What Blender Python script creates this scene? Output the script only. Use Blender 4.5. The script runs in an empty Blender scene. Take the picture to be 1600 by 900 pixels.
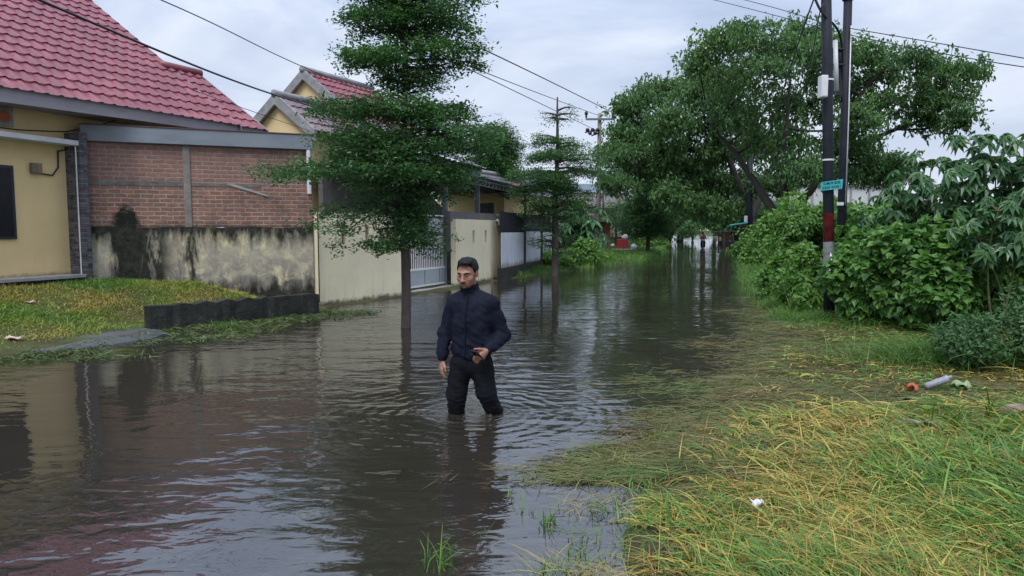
import bpy, math, random
import numpy as np
from mathutils import Matrix, Vector, noise as mnoise
R_ = math.radians
rng = np.random.default_rng(7)
random.seed(7)
S = bpy.context.scene
C = S.collection

# ------------------------------------------------------------------ camera
F = 1111.1
CAMH = 1.6
PITCH = math.atan(90 / F)
cam = bpy.data.cameras.new('camera'); cam.lens = 25.0; cam.sensor_width = 36.0
cam.clip_end = 3000; cam.clip_start = 0.05
co = bpy.data.objects.new('camera', cam); C.objects.link(co)
co.location = (0, 0, CAMH); co.rotation_euler = (math.pi / 2 - PITCH, 0, 0)
S.camera = co
cp, sp = math.cos(PITCH), math.sin(PITCH)

def ray(px, py):
    u = (px - 800) / F; v = (450 - py) / F
    return np.array([u, cp + v * sp, -sp + v * cp])
def at(px, py, Y):
    d = ray(px, py); t = Y / d[1]
    return np.array([t * d[0], Y, CAMH + t * d[2]])
def g(px, py, z=0.0):
    d = ray(px, py); t = (z - CAMH) / d[2]
    return np.array([t * d[0], t * d[1], z])

# ------------------------------------------------------------------ geometry accumulator
class Geo:
    def __init__(s): s.V = []; s.Q = []; s.T = []; s.n = 0
    def add(s, V, Q=None, T=None):
        V = np.asarray(V, float).reshape(-1, 3)
        if Q is not None and len(Q): s.Q.append(np.asarray(Q, int).reshape(-1, 4) + s.n)
        if T is not None and len(T): s.T.append(np.asarray(T, int).reshape(-1, 3) + s.n)
        s.V.append(V); s.n += len(V); return s
    def box(s, x0, x1, y0, y1, z0, z1):
        V = [(x, y, z) for z in (z0, z1) for y in (y0, y1) for x in (x0, x1)]
        return s.add(V, [(0, 2, 3, 1), (4, 5, 7, 6), (0, 1, 5, 4), (2, 6, 7, 3), (0, 4, 6, 2), (1, 3, 7, 5)])
    def hexa(s, B, T):          # bottom 4, top 4 (ccw from above)
        return s.add(list(B) + list(T), [(3, 2, 1, 0), (4, 5, 6, 7), (0, 1, 5, 4), (1, 2, 6, 5), (2, 3, 7, 6), (3, 0, 4, 7)])
    def tube(s, P, r, n=8, cap=True):
        P = np.asarray(P, float); m = len(P)
        r = np.broadcast_to(np.asarray(r, float), (m,))
        t = np.gradient(P, axis=0); t /= np.linalg.norm(t, axis=1)[:, None] + 1e-9
        ref = np.array([0, 0, 1.0]) if abs(t[0][2]) < .9 else np.array([1.0, 0, 0])
        a = np.cross(t, ref); a /= np.linalg.norm(a, axis=1)[:, None] + 1e-9
        b = np.cross(t, a)
        th = np.arange(n) * 2 * math.pi / n
        V = P[:, None] + r[:, None, None] * (np.cos(th)[None, :, None] * a[:, None] + np.sin(th)[None, :, None] * b[:, None])
        i = np.arange(m - 1)[:, None] * n; j = np.arange(n)[None]; k = (j + 1) % n
        Q = np.stack([i + j, i + k, i + n + k, i + n + j], -1).reshape(-1, 4)
        V = V.reshape(-1, 3); T = None
        if cap:
            V = np.vstack([V, P[0], P[-1]]); c0, c1 = m * n, m * n + 1; j = np.arange(n); k = (j + 1) % n
            T = np.vstack([np.stack([np.full(n, c0), k, j], -1), np.stack([np.full(n, c1), (m - 1) * n + j, (m - 1) * n + k], -1)])
        return s.add(V, Q, T)
    def ball(s, c, r, nu=12, nv=8):
        r = np.broadcast_to(np.asarray(r, float), (3,))
        v = np.linspace(0, math.pi, nv + 1); u = np.arange(nu) * 2 * math.pi / nu
        V = np.stack([np.sin(v)[:, None] * np.cos(u), np.sin(v)[:, None] * np.sin(u), np.broadcast_to(np.cos(v)[:, None], (nv + 1, nu))], -1)
        V = V.reshape(-1, 3) * r + np.asarray(c)
        i = np.arange(nv)[:, None] * nu; j = np.arange(nu)[None]; k = (j + 1) % nu
        Q = np.stack([i + j, i + nu + j, i + nu + k, i + k], -1).reshape(-1, 4)
        return s.add(V, Q)
    def prism(s, poly, a, b):   # poly: list of 3d points, extruded by vector b-a
        P = np.asarray(poly, float); n = len(P); off = np.asarray(b, float) - np.asarray(a, float)
        V = np.vstack([P, P + off]); c = np.vstack([P.mean(0), P.mean(0) + off])
        V = np.vstack([V, c]); j = np.arange(n); k = (j + 1) % n
        return s.add(V, np.stack([j, k, k + n, j + n], -1), np.vstack([np.stack([np.full(n, 2 * n), k, j], -1), np.stack([np.full(n, 2 * n + 1), j + n, k + n], -1)]))
    def arrays(s):
        V = np.vstack(s.V) if s.V else np.zeros((0, 3))
        Q = np.vstack(s.Q) if s.Q else np.zeros((0, 4), int)
        T = np.vstack(s.T) if s.T else np.zeros((0, 3), int)
        return V, Q, T
    def build(s, name, mat, parent=None, smooth=False, world=True, bevel=0, fixn=False):
        V, Q, T = s.arrays()
        o = mesh_obj(name, V, Q, T, mat, parent, smooth, world)
        if fixn:
            import bmesh
            bm = bmesh.new(); bm.from_mesh(o.data); bmesh.ops.recalc_face_normals(bm, faces=bm.faces); bm.to_mesh(o.data); bm.free()
        if bevel:
            md = o.modifiers.new('bevel', 'BEVEL'); md.width = bevel; md.segments = 2; md.limit_method = 'ANGLE'
        return o

XF = {}   # python-side world matrices of parents
def mesh_obj(name, V, Q, T, mat, parent=None, smooth=False, world=True):
    V = np.asarray(V, np.float64)
    if parent is not None and world:
        M = np.array(XF[parent.name].inverted())
        V = V @ M[:3, :3].T + M[:3, 3]
    me = bpy.data.meshes.new(name)
    nq, nt = len(Q), len(T)
    me.vertices.add(len(V)); me.vertices.foreach_set('co', V.astype(np.float32).ravel())
    loops = np.concatenate([np.asarray(Q, np.int32).ravel(), np.asarray(T, np.int32).ravel()])
    me.loops.add(len(loops)); me.loops.foreach_set('vertex_index', loops)
    me.polygons.add(nq + nt)
    me.polygons.foreach_set('loop_start', np.concatenate([np.arange(nq) * 4, nq * 4 + np.arange(nt) * 3]).astype(np.int32))
    me.polygons.foreach_set('use_smooth', np.full(nq + nt, bool(smooth)))
    me.update(calc_edges=True); me.validate()
    if mat: me.materials.append(mat)
    o = bpy.data.objects.new(name, me); C.objects.link(o)
    if parent is not None:
        o.parent = parent
        XF[o.name] = XF[parent.name]
    else: XF[o.name] = Matrix.Identity(4)
    return o
def tag(o, label=None, cat=None, group=None, kind=None):
    if label: o['label'] = label
    if cat: o['category'] = cat
    if group: o['group'] = group
    if kind: o['kind'] = kind
    return o
def thing(name, label, cat, loc=(0, 0, 0), rz=0.0, group=None):
    o = bpy.data.objects.new(name, None); C.objects.link(o)
    o.location = tuple(float(x) for x in loc); o.rotation_euler = (0, 0, rz); o.empty_display_size = .2
    XF[o.name] = Matrix.Translation(o.location) @ Matrix.Rotation(rz, 4, 'Z')
    return tag(o, label, cat, group)
def reorigin(o):
    """move a top-level mesh's origin to the base centre of its bounds"""
    me = o.data; n = len(me.vertices); a = np.empty(n * 3, np.float32); me.vertices.foreach_get('co', a); a = a.reshape(-1, 3)
    c = np.array([(a[:, 0].min() + a[:, 0].max()) / 2, (a[:, 1].min() + a[:, 1].max()) / 2, a[:, 2].min()], np.float32)
    me.vertices.foreach_set('co', (a - c).ravel()); me.update(); o.location = tuple(float(v) for v in c)
    return o
def dup(root, loc, rz=0, sc=1.0, label=None, group=None):
    r = root.copy(); C.objects.link(r); r.location = tuple(float(v) for v in loc); r.rotation_euler = (0, 0, rz); r.scale = (sc, sc, sc) if np.isscalar(sc) else sc
    if label: r['label'] = label
    if group: r['group'] = group
    for ch in list(root.children):
        c = ch.copy(); C.objects.link(c); c.parent = r
        for gch in list(ch.children):
            d = gch.copy(); C.objects.link(d); d.parent = c
    return r

# ------------------------------------------------------------------ materials
class NT:
    def __init__(s, name):
        s.m = bpy.data.materials.new(name); s.m.use_nodes = True
        s.t = s.m.node_tree; s.t.nodes.clear()
        s.out = s.n('ShaderNodeOutputMaterial')
    def n(s, typ, **kw):
        x = s.t.nodes.new(typ)
        for k, v in kw.items(): setattr(x, k, v)
        return x
    def l(s, a, b): s.t.links.new(a, b)
    def setv(s, sock, v):
        if hasattr(v, 'is_linked') or hasattr(v, 'links'): s.l(v, sock)
        else:
            if isinstance(v, (tuple, list)) and len(v) == 3 and sock.type == 'RGBA': v = (*v, 1)
            sock.default_value = v
    def math(s, op, a, b=None, c=None, clamp=False):
        x = s.n('ShaderNodeMath', operation=op, use_clamp=clamp)
        s.setv(x.inputs[0], a)
        if b is not None: s.setv(x.inputs[1], b)
        if c is not None: s.setv(x.inputs[2], c)
        return x.outputs[0]
    def coord(s, scale=(1, 1, 1), loc=(0, 0, 0), rot=(0, 0, 0), src='Object'):
        tc = s.n('ShaderNodeTexCoord'); mp = s.n('ShaderNodeMapping')
        s.l(tc.outputs[src], mp.inputs['Vector'])
        mp.inputs['Scale'].default_value = scale; mp.inputs['Location'].default_value = loc; mp.inputs['Rotation'].default_value = rot
        return mp.outputs[0]
    def xyz(s, vec):
        x = s.n('ShaderNodeSeparateXYZ'); s.l(vec, x.inputs[0]); return x.outputs
    def comb(s, x, y, z):
        c = s.n('ShaderNodeCombineXYZ')
        for i, v in enumerate((x, y, z)): s.setv(c.inputs[i], v)
        return c.outputs[0]
    def noise(s, vec, scale=5, detail=4, rough=.55, dist=0):
        x = s.n('ShaderNodeTexNoise'); s.l(vec, x.inputs['Vector'])
        x.inputs['Scale'].default_value = scale; x.inputs['Detail'].default_value = detail
        x.inputs['Roughness'].default_value = rough; x.inputs['Distortion'].default_value = dist
        return x.outputs['Fac']
    def ramp(s, fac, stops, interp='LINEAR'):
        x = s.n('ShaderNodeValToRGB'); s.l(fac, x.inputs[0]); e = x.color_ramp.elements
        x.color_ramp.interpolation = interp
        while len(e) < len(stops): e.new(.5)
        for el, (p, c) in zip(e, stops):
            el.position = p; el.color = (*c, 1) if len(c) == 3 else c
        return x.outputs[0]
    def mr(s, v, a, b, c=0, d=1):
        x = s.n('ShaderNodeMapRange'); s.setv(x.inputs[0], v)
        for i, q in enumerate((a, b, c, d)): x.inputs[i + 1].default_value = q
        return x.outputs[0]
    def mix(s, fac, a, b, mode='MIX'):
        x = s.n('ShaderNodeMix', data_type='RGBA', blend_type=mode)
        s.setv(x.inputs[0], fac); s.setv(x.inputs[6], a); s.setv(x.inputs[7], b)
        return x.outputs[2]
    def bump(s, h, strength=.5, dist=.01, normal=None):
        x = s.n('ShaderNodeBump'); s.l(h, x.inputs['Height']); x.inputs['Strength'].default_value = strength; x.inputs['Distance'].default_value = dist
        if normal is not None: s.l(normal, x.inputs['Normal'])
        return x.outputs[0]
    def pr(s, col, rough=.7, metal=0, normal=None, spec=.5, **kw):
        x = s.n('ShaderNodeBsdfPrincipled')
        s.setv(x.inputs['Base Color'], col); s.setv(x.inputs['Roughness'], rough); s.setv(x.inputs['Metallic'], metal)
        x.inputs['Specular IOR Level'].default_value = spec
        for k, v in kw.items(): s.setv(x.inputs[k], v)
        if normal is not None: s.l(normal, x.inputs['Normal'])
        s.l(x.outputs[0], s.out.inputs[0]); return x

def simple(name, col, rough=.7, var=.18, scale=6, bump=0.3, bscale=40, bd=.004, metal=0, spec=.4, col2=None, aniso=(1, 1, 1)):
    t = NT(name); v = t.coord(aniso)
    nz = t.noise(v, scale, 5, .6)
    c2 = col2 or tuple(min(1, c * (1 + var)) for c in col); c1 = tuple(c * (1 - var) for c in col)
    c = t.ramp(nz, [(.3, c1), (.7, c2)])
    nm = t.bump(t.noise(v, bscale, 3, .6), bump, bd) if bump else None
    t.pr(c, t.mr(nz, .3, .7, max(0, rough - .08), min(1, rough + .08)), metal, nm, spec)
    return t.m

def leafmat(name, stops, trans=.35, rough=.45, patch=.35, pscale=1.2, spec=.4):
    """foliage: each leaf its own hue (random per island), with broad clumps of older and younger leaves"""
    t = NT(name)
    geo = t.n('ShaderNodeNewGeometry')
    nz = t.noise(t.coord(), pscale, 2, .5)
    f = t.math('ADD', t.math('MULTIPLY', geo.outputs['Random Per Island'], 1 - patch), t.math('MULTIPLY', t.mr(nz, .3, .7), patch))
    col = t.ramp(f, stops)
    p = t.pr(col, rough, 0, None, spec)
    tr = t.n('ShaderNodeBsdfTranslucent'); t.l(t.mix(.5, col, (.9, 1, .35), 'MULTIPLY'), tr.inputs['Color'])
    mx = t.n('ShaderNodeMixShader'); mx.inputs[0].default_value = trans
    t.l(p.outputs[0], mx.inputs[1]); t.l(tr.outputs[0], mx.inputs[2]); t.l(mx.outputs[0], t.out.inputs[0])
    return t.m

M = {}
M['leaf_dark'] = leafmat('terminalia_leaf', [(0, (.028, .080, .036)), (.45, (.052, .140, .052)), (.8, (.096, .215, .056)), (1, (.19, .32, .07))], .38)
M['leaf_rain'] = leafmat('rain_tree_leaf', [(0, (.040, .105, .042)), (.5, (.074, .165, .052)), (.85, (.11, .215, .056)), (1, (.17, .28, .065))], .38, pscale=.35, patch=.45)
M['leaf_far'] = leafmat('far_leaf', [(0, (.035, .095, .034)), (.5, (.065, .155, .046)), (1, (.12, .24, .06))], .4, pscale=.3)
M['leaf_vine'] = leafmat('vine_leaf', [(0, (.040, .115, .026)), (.5, (.078, .195, .040)), (.85, (.14, .28, .050)), (1, (.24, .36, .065))], .4, pscale=.9)
M['leaf_bright'] = leafmat('bright_shrub_leaf', [(0, (.050, .135, .026)), (.5, (.095, .225, .040)), (1, (.20, .34, .06))], .4, pscale=.9)
M['leaf_cassava'] = leafmat('cassava_leaf', [(0, (.032, .095, .042)), (.5, (.055, .145, .056)), (1, (.10, .21, .068))], .35, .38, spec=.5)
M['leaf_bush'] = leafmat('bush_leaf', [(0, (.028, .078, .026)), (.6, (.050, .125, .038)), (1, (.10, .20, .05))], .3)
M['blade_mat'] = leafmat('grass_mat_blade', [(0, (.10, .075, .026)), (.22, (.24, .175, .055)), (.42, (.34, .27, .085)), (.55, (.20, .22, .05)), (.72, (.10, .195, .035)), (1, (.055, .15, .028))], .25, .5, patch=.62, pscale=.75)
M['blade_green'] = leafmat('green_grass_blade', [(0, (.045, .11, .02)), (.6, (.085, .20, .03)), (1, (.20, .30, .06))], .35, .45, pscale=1)
M['blade_yard'] = leafmat('yard_grass_blade', [(0, (.38, .28, .085)), (.38, (.38, .32, .08)), (.55, (.25, .29, .055)), (.75, (.14, .26, .04)), (1, (.085, .20, .034))], .25, .55, patch=.72, pscale=.75)
M['blade_float'] = leafmat('floating_grass_blade', [(0, (.075, .058, .026)), (.35, (.15, .12, .045)), (.6, (.12, .135, .04)), (1, (.065, .13, .03))], .2, .5, patch=.55, pscale=.9)
M['bark'] = simple('bark', (.065, .052, .045), .9, .35, 9, .9, 30, .012, aniso=(1, 1, .25))
M['bark_dark'] = simple('dark_bark', (.032, .028, .026), .9, .35, 6, .9, 18, .02, aniso=(1, 1, .3))
M['stem'] = simple('stem', (.10, .12, .045), .8, .3, 12, .3)
M['concrete'] = simple('concrete', (.26, .255, .25), .85, .25, 4, .4, 40)
M['grey_paint'] = simple('grey_paint', (.17, .195, .225), .55, .15, 2.5, .15, 30, aniso=(.6, 1, 1.6))
M['white_paint'] = simple('white_paint', (.62, .63, .63), .45, .1, 6, .1)
M['gate_panel'] = simple('gate_panel', (.30, .33, .35), .45, .1, 3, .1)
M['dark_metal'] = simple('dark_metal', (.02, .022, .027), .5, .3, 10, .1)
M['steel_grey'] = simple('steel_grey', (.13, .145, .165), .5, .15, 5, .1)
M['glass_dark'] = simple('dark_window', (.006, .007, .010), .3, .2, 3, 0, spec=.25)
M['canopy_white'] = simple('canopy_white', (.50, .52, .54), .6, .14, 5, .15)
M['wood_grey'] = simple('weathered_wood', (.17, .135, .10), .9, .3, 8, .5, aniso=(1, 1, .2))
M['fascia'] = simple('fascia_board', (.27, .25, .28), .7, .15, 3, .2, aniso=(.5, .5, 2))
M['grey_verge'] = simple('verge_cement', (.22, .225, .235), .9, .28, 5, .5, 22, .012)
M['white_block'] = simple('white_block', (.50, .51, .53), .8, .12, .4, .2)
M['blue_roof'] = simple('blue_grey_roof', (.10, .145, .17), .6, .1, 1, 0)
M['cable'] = simple('cable_rubber', (.015, .016, .02), .6, .2, 5, 0)
M['pole_black'] = simple('pole_steel', (.014, .017, .026), .6, .4, 5, .15, spec=.2)
M['pole_concrete'] = simple('pole_concrete', (.20, .175, .16), .85, .15, 3, .2)
M['plate_white'] = simple('white_plate', (.55, .57, .60), .5, .1, 4, 0)
M['black_tarp'] = simple('dark_net', (.008, .010, .018), .8, .3, 3, .3, 60)
M['skin'] = None
M['dark_wall'] = simple('grey_render', (.11, .105, .105), .85, .25, 1.5, .3)
M['brown_roof'] = simple('brown_roof', (.13, .115, .115), .8, .35, 1.5, .4, 14, .03)
M['rust'] = simple('rusty_sheet', (.20, .085, .06), .8, .3, 2, .2)
M['brown_wood'] = simple('brown_board', (.15, .105, .085), .8, .2, 3, .3, aniso=(1, 1, .3))
M['red_plastic'] = simple('red_plastic', (.32, .03, .03), .4, .15, 4, 0)
M['bag_white'] = simple('white_plastic', (.55, .56, .57), .45, .15, 9, .5, 30, .01)
M['blue_plastic'] = simple('blue_plastic', (.03, .06, .22), .5, .15, 4, 0)
M['tyre'] = simple('rubber', (.012, .012, .013), .8, .2, 9, .2)

def creamwall(name, base, stain=(.10, .085, .05), mold=(.035, .035, .022), zlo=0.0, zh=.5, amount=.5, streak=True):
    """painted plaster: faint blotches, run-down streaks and a splash line of grime and algae along the foot"""
    t = NT(name); v = t.coord(); x, y, z = t.xyz(v)
    n1 = t.noise(v, 1.3, 6, .6)
    c = t.ramp(n1, [(.25, tuple(k * .86 for k in base)), (.75, tuple(min(1, k * 1.06) for k in base))])
    vs = t.coord((5, 5, .45))
    st = t.math('MULTIPLY', t.mr(t.noise(vs, 2.2, 5, .65), .52, .75), t.mr(z, zlo + zh * 2.6, zlo, 0, 1))
    if streak: c = t.mix(t.math('MULTIPLY', st, .75 * amount, clamp=True), c, stain)
    n2 = t.noise(v, 6, 6, .7); 
    gm = t.math('ADD', t.mr(z, zlo + zh, zlo, -.55, .5), t.math('SUBTRACT', n2, .42))
    c = t.mix(t.math('MULTIPLY', t.mr(gm, 0, .35), min(1, amount * 1.6), clamp=True), c, mold)
    sp_ = t.mr(t.noise(v, 22, 3, .6), .68, .74)
    c = t.mix(t.math('MULTIPLY', sp_, .35 * amount), c, stain)
    t.pr(c, .82, 0, t.bump(t.noise(v, 35, 4, .6), .25, .004), .25)
    return t.m
M['cream'] = creamwall('cream_wall', (.64, .58, .41), zlo=-.02, zh=.28, amount=.55)
M['peach'] = creamwall('peach_wall', (.66, .50, .265), zlo=.75, zh=.2, amount=.35)
M['peach_far'] = creamwall('far_peach_wall', (.66, .52, .29), zlo=-2, zh=.2, amount=.2)

def plaster_mold():
    t = NT('mouldy_plaster'); v = t.coord(); x, y, z = t.xyz(v)
    base = t.ramp(t.noise(v, 2.5, 6, .65), [(.35, (.25, .235, .20)), (.5, (.39, .36, .27)), (.62, (.58, .52, .34))])
    vs = t.coord((2.6, 2.6, .7))
    n = t.noise(vs, 2.2, 8, .68, .3)
    # peeled, bare cement lower down, mould hanging from the ledge and creeping up from the soil
    cem = t.mr(t.noise(v, 3.1, 7, .7, .6), .44, .54)
    low = t.mr(z, 1.45, .55, 0, 1)
    c = t.mix(t.math('MULTIPLY', cem, low), base, (.19, .175, .165))
    top = t.math('ADD', t.mr(z, 1.05, 1.68, -.30, .24), t.math('SUBTRACT', n, .46))
    bot = t.math('ADD', t.mr(z, .85, .25, -.30, .28), t.math('SUBTRACT', n, .46))
    # a big black patch below the wet spot near the left end and one under the column
    def blob(cx, w): 
        return t.math('SUBTRACT', t.math('ABSOLUTE', t.math('SUBTRACT', t.math('ADD', x, t.math('MULTIPLY', t.math('SUBTRACT', n, .5), .9)), cx)), w)
    b1 = t.math('MULTIPLY', blob(.66, .36), -2.2); b2 = t.math('MULTIPLY', blob(1.72, .12), -1.8); b3 = t.math('ADD', t.math('MULTIPLY', blob(1.15, .30), -.9), t.math('SUBTRACT', n, .55))
    mk = t.math('MAXIMUM', t.math('MAXIMUM', top, bot), t.math('MAXIMUM', t.math('MAXIMUM', b1, b2), b3))
    c = t.mix(t.mr(mk, -.10, .20), c, t.ramp(t.noise(v, 9, 5, .6), [(.35, (.012, .014, .011)), (.65, (.045, .045, .036))]))
    t.pr(c, .9, 0, t.bump(t.noise(v, 14, 8, .7), .6, .012), .2)
    return t.m
M['plaster'] = plaster_mold()

def brick():
    t = NT('bare_brick'); v = t.coord(); x, y, z = t.xyz(v)
    wob = t.math('MULTIPLY', t.math('SUBTRACT', t.noise(v, 6, 4, .6), .5), .045)
    uv = t.comb(t.math('ADD', x, wob), t.math('ADD', z, wob), 0.0)
    b = t.n('ShaderNodeTexBrick'); t.l(uv, b.inputs['Vector'])
    b.inputs['Scale'].default_value = 1.0; b.inputs['Brick Width'].default_value = .22; b.inputs['Row Height'].default_value = .082
    b.inputs['Mortar Size'].default_value = .013; b.inputs['Mortar Smooth'].default_value = .35; b.inputs['Bias'].default_value = 0
    b.inputs['Color1'].default_value = (.30, .135, .085, 1); b.inputs['Color2'].default_value = (.18, .088, .062, 1)
    b.inputs['Mortar'].default_value = (.33, .30, .275, 1)
    n1 = t.noise(v, 3.5, 6, .65)
    c = t.mix(t.mr(n1, .3, .7, .0, .55), b.outputs['Color'], (.20, .125, .10))
    c = t.mix(t.mr(t.noise(v, 1.7, 6, .7), .46, .66, 0, .65), c, (.105, .07, .06))
    up = t.mr(z, 2.35, 2.6, 0, .35)
    c = t.mix(up, c, (.20, .13, .12))
    n2 = t.noise(v, 4.5, 7, .7)
    dx = t.math('MULTIPLY', t.math('SUBTRACT', x, .62), 1.9); dz = t.math('SUBTRACT', z, 1.62)
    rr = t.math('SQRT', t.math('ADD', t.math('MULTIPLY', dx, dx), t.math('MULTIPLY', dz, dz)))
    m = t.math('ADD', t.mr(rr, .75, .2, -.4, .45), t.math('SUBTRACT', n2, .5))
    c = t.mix(t.mr(m, 0, .2), c, (.016, .018, .014))
    sm = t.math('ADD', t.mr(z, 1.95, 1.66, -.42, .15), t.math('SUBTRACT', n2, .45))
    c = t.mix(t.mr(sm, 0, .3, 0, .8), c, (.03, .03, .024))
    gr = t.mr(t.noise(v, 7, 6, .75), .56, .68, 0, .6)
    c = t.mix(gr, c, (.27, .235, .21))
    h = t.math('ADD', t.math('MULTIPLY', b.outputs['Fac'], -1), t.math('MULTIPLY', t.noise(v, 40, 4, .6), .5))
    t.pr(c, .92, 0, t.bump(h, .8, .012), .2)
    return t.m
M['brick'] = brick()

def stone_clad():
    t = NT('stone_cladding'); v = t.coord(); x, y, z = t.xyz(v)
    b = t.n('ShaderNodeTexBrick'); t.l(t.comb(t.math('ADD', x, y), z, 0.0), b.inputs['Vector'])
    b.inputs['Scale'].default_value = 1; b.inputs['Brick Width'].default_value = .16; b.inputs['Row Height'].default_value = .045
    b.inputs['Mortar Size'].default_value = .004; b.inputs['Color1'].default_value = (.14, .14, .155, 1); b.inputs['Color2'].default_value = (.035, .035, .042, 1); b.inputs['Mortar'].default_value = (.02, .02, .02, 1)
    c = t.mix(t.mr(t.noise(v, 12, 3, .6), .4, .7, 0, .5), b.outputs['Color'], (.17, .15, .15))
    t.pr(c, .75, 0, t.bump(b.outputs['Color'], .6, .02), .3)
    return t.m
M['stone'] = stone_clad()

def roof_red(name, c0, c1):
    t = NT(name); v = t.coord()
    n = t.noise(v, 1.6, 8, .7); n2 = t.noise(v, 14, 4, .6)
    c = t.ramp(n, [(.32, tuple(k * .8 for k in c0)), (.5, c0), (.68, c1)])
    c = t.mix(t.mr(n2, .55, .75, 0, .45), c, tuple(k * .55 for k in c0))
    t.pr(c, t.mr(n2, .3, .7, .34, .5), 0, t.bump(n2, .15, .004), .5)
    return t.m
M['roof_red'] = roof_red('red_roof_tile', (.165, .036, .050), (.255, .068, .088))
M['roof_grey'] = roof_red('grey_roof_tile', (.085, .085, .095), (.12, .12, .13))

def kerbmat():
    t = NT('mossy_kerb'); v = t.coord(); x, y, z = t.xyz(v)
    n = t.noise(v, 4, 8, .7)
    c = t.ramp(n, [(.35, (.010, .011, .010)), (.6, (.03, .031, .028)), (.72, (.10, .10, .095))])
    t.pr(c, t.mr(n, .3, .7, .45, .9), 0, t.bump(t.noise(v, 11, 8, .7), .9, .03), .3); return t.m
M['kerb'] = kerbmat()

def corrug():
    t = NT('zinc_sheet'); v = t.coord(); x, y, z = t.xyz(v)
    n = t.noise(t.coord((4, 4, .5)), 2, 5, .6)
    c = t.ramp(n, [(.3, (.33, .36, .41)), (.7, (.52, .55, .60))])
    gm = t.math('ADD', t.mr(z, .75, .4, -.4, .35), t.math('SUBTRACT', t.noise(v, 5, 5, .6), .5))
    c = t.mix(t.mr(gm, 0, .3, 0, .7), c, (.12, .085, .06))
    t.pr(c, .45, .25, None, .5); return t.m
M['zinc'] = corrug()

def groundmat():
    t = NT('bank_soil'); v = t.coord()
    n = t.noise(v, 1.1, 8, .65); n2 = t.noise(v, 9, 6, .7)
    c = t.ramp(n, [(.3, (.026, .022, .013)), (.48, (.05, .05, .022)), (.66, (.06, .095, .024))])
    c = t.mix(t.mr(n2, .5, .7, 0, .6), c, (.10, .08, .035))
    t.pr(c, .9, 0, t.bump(n2, .8, .03), .2); return t.m
M['ground'] = groundmat()

def watermat(man):
    t = NT('flood_water')
    v = t.coord(); x, y, z = t.xyz(v)
    # wind ripples: long-crested chop across the street
    rot = t.coord((.55, 1.25, 1), rot=(0, 0, R_(-8)))
    n1 = t.noise(rot, 2.1, 2.0, .45, .5)
    rot2 = t.coord((.8, 1.5, 1), loc=(3, 7, 0), rot=(0, 0, R_(14)))
    n2 = t.noise(rot2, 5.2, 2.0, .5, .6)
    n3 = t.noise(t.coord((1, 1.4, 1), loc=(9, 1, 0)), 17, 2, .5)
    calm = t.noise(t.coord((.30, .16, 1), loc=(2.3, .4, 0)), 1.0, 2, .5)
    yd = t.mr(y, 16, 60, 1, .10)
    act = t.math('MULTIPLY', t.mr(calm, .36, .62, .16, 1.0), yd)
    h = t.math('ADD', t.math('MULTIPLY', n1, .034), t.math('ADD', t.math('MULTIPLY', n2, .0108), t.math('MULTIPLY', n3, .0012)))
    h = t.math('MULTIPLY', h, act)
    # rings round the wading man
    wob = t.math('MULTIPLY', t.math('SUBTRACT', t.noise(v, 2.4, 3, .5), .5), .22)
    dx = t.math('SUBTRACT', x, float(man[0] + .03)); dy = t.math('SUBTRACT', y, float(man[1] + .02))
    r = t.math('ADD', t.math('SQRT', t.math('ADD', t.math('MULTIPLY', dx, dx), t.math('MULTIPLY', dy, dy))), wob)
    ring = t.math('SINE', t.math('MULTIPLY', r, 46.0))
    env = t.math('MULTIPLY', t.mr(r, .12, .3, 0, 1), t.mr(r, .45, 1.5, 1, 0))
    env = t.math('MULTIPLY', env, t.mr(t.noise(v, 3.3, 2, .5), .3, .65, .15, 1))
    h = t.math('ADD', h, t.math('MULTIPLY', t.math('MULTIPLY', ring, env), .0042))
    churn = t.math('MULTIPLY', t.noise(v, 19, 3, .6), t.mr(r, .2, .62, .022, 0))
    h = t.math('ADD', h, churn)
    nm = t.bump(h, 1.0, 1.0)
    nb = t.noise(v, .5, 4, .6)
    mud = t.n('ShaderNodeBsdfDiffuse'); t.l(t.ramp(nb, [(.3, (.036, .031, .024)), (.7, (.050, .044, .034))]), mud.inputs['Color'])
    trn = t.n('ShaderNodeBsdfTransparent'); trn.inputs['Color'].default_value = (.55, .46, .33, 1)
    m1 = t.n('ShaderNodeMixShader'); m1.inputs[0].default_value = .42
    t.l(mud.outputs[0], m1.inputs[1]); t.l(trn.outputs[0], m1.inputs[2])
    gl = t.n('ShaderNodeBsdfGlossy'); gl.inputs['Roughness'].default_value = .008; gl.inputs['Color'].default_value = (.92, .94, .97, 1); t.l(nm, gl.inputs['Normal'])
    fr = t.n('ShaderNodeFresnel'); fr.inputs['IOR'].default_value = 2.25; t.l(nm, fr.inputs['Normal'])
    m2 = t.n('ShaderNodeMixShader'); t.l(fr.outputs[0], m2.inputs[0]); t.l(m1.outputs[0], m2.inputs[1]); t.l(gl.outputs[0], m2.inputs[2])
    t.l(m2.outputs[0], t.out.inputs[0]); return t.m

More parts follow.
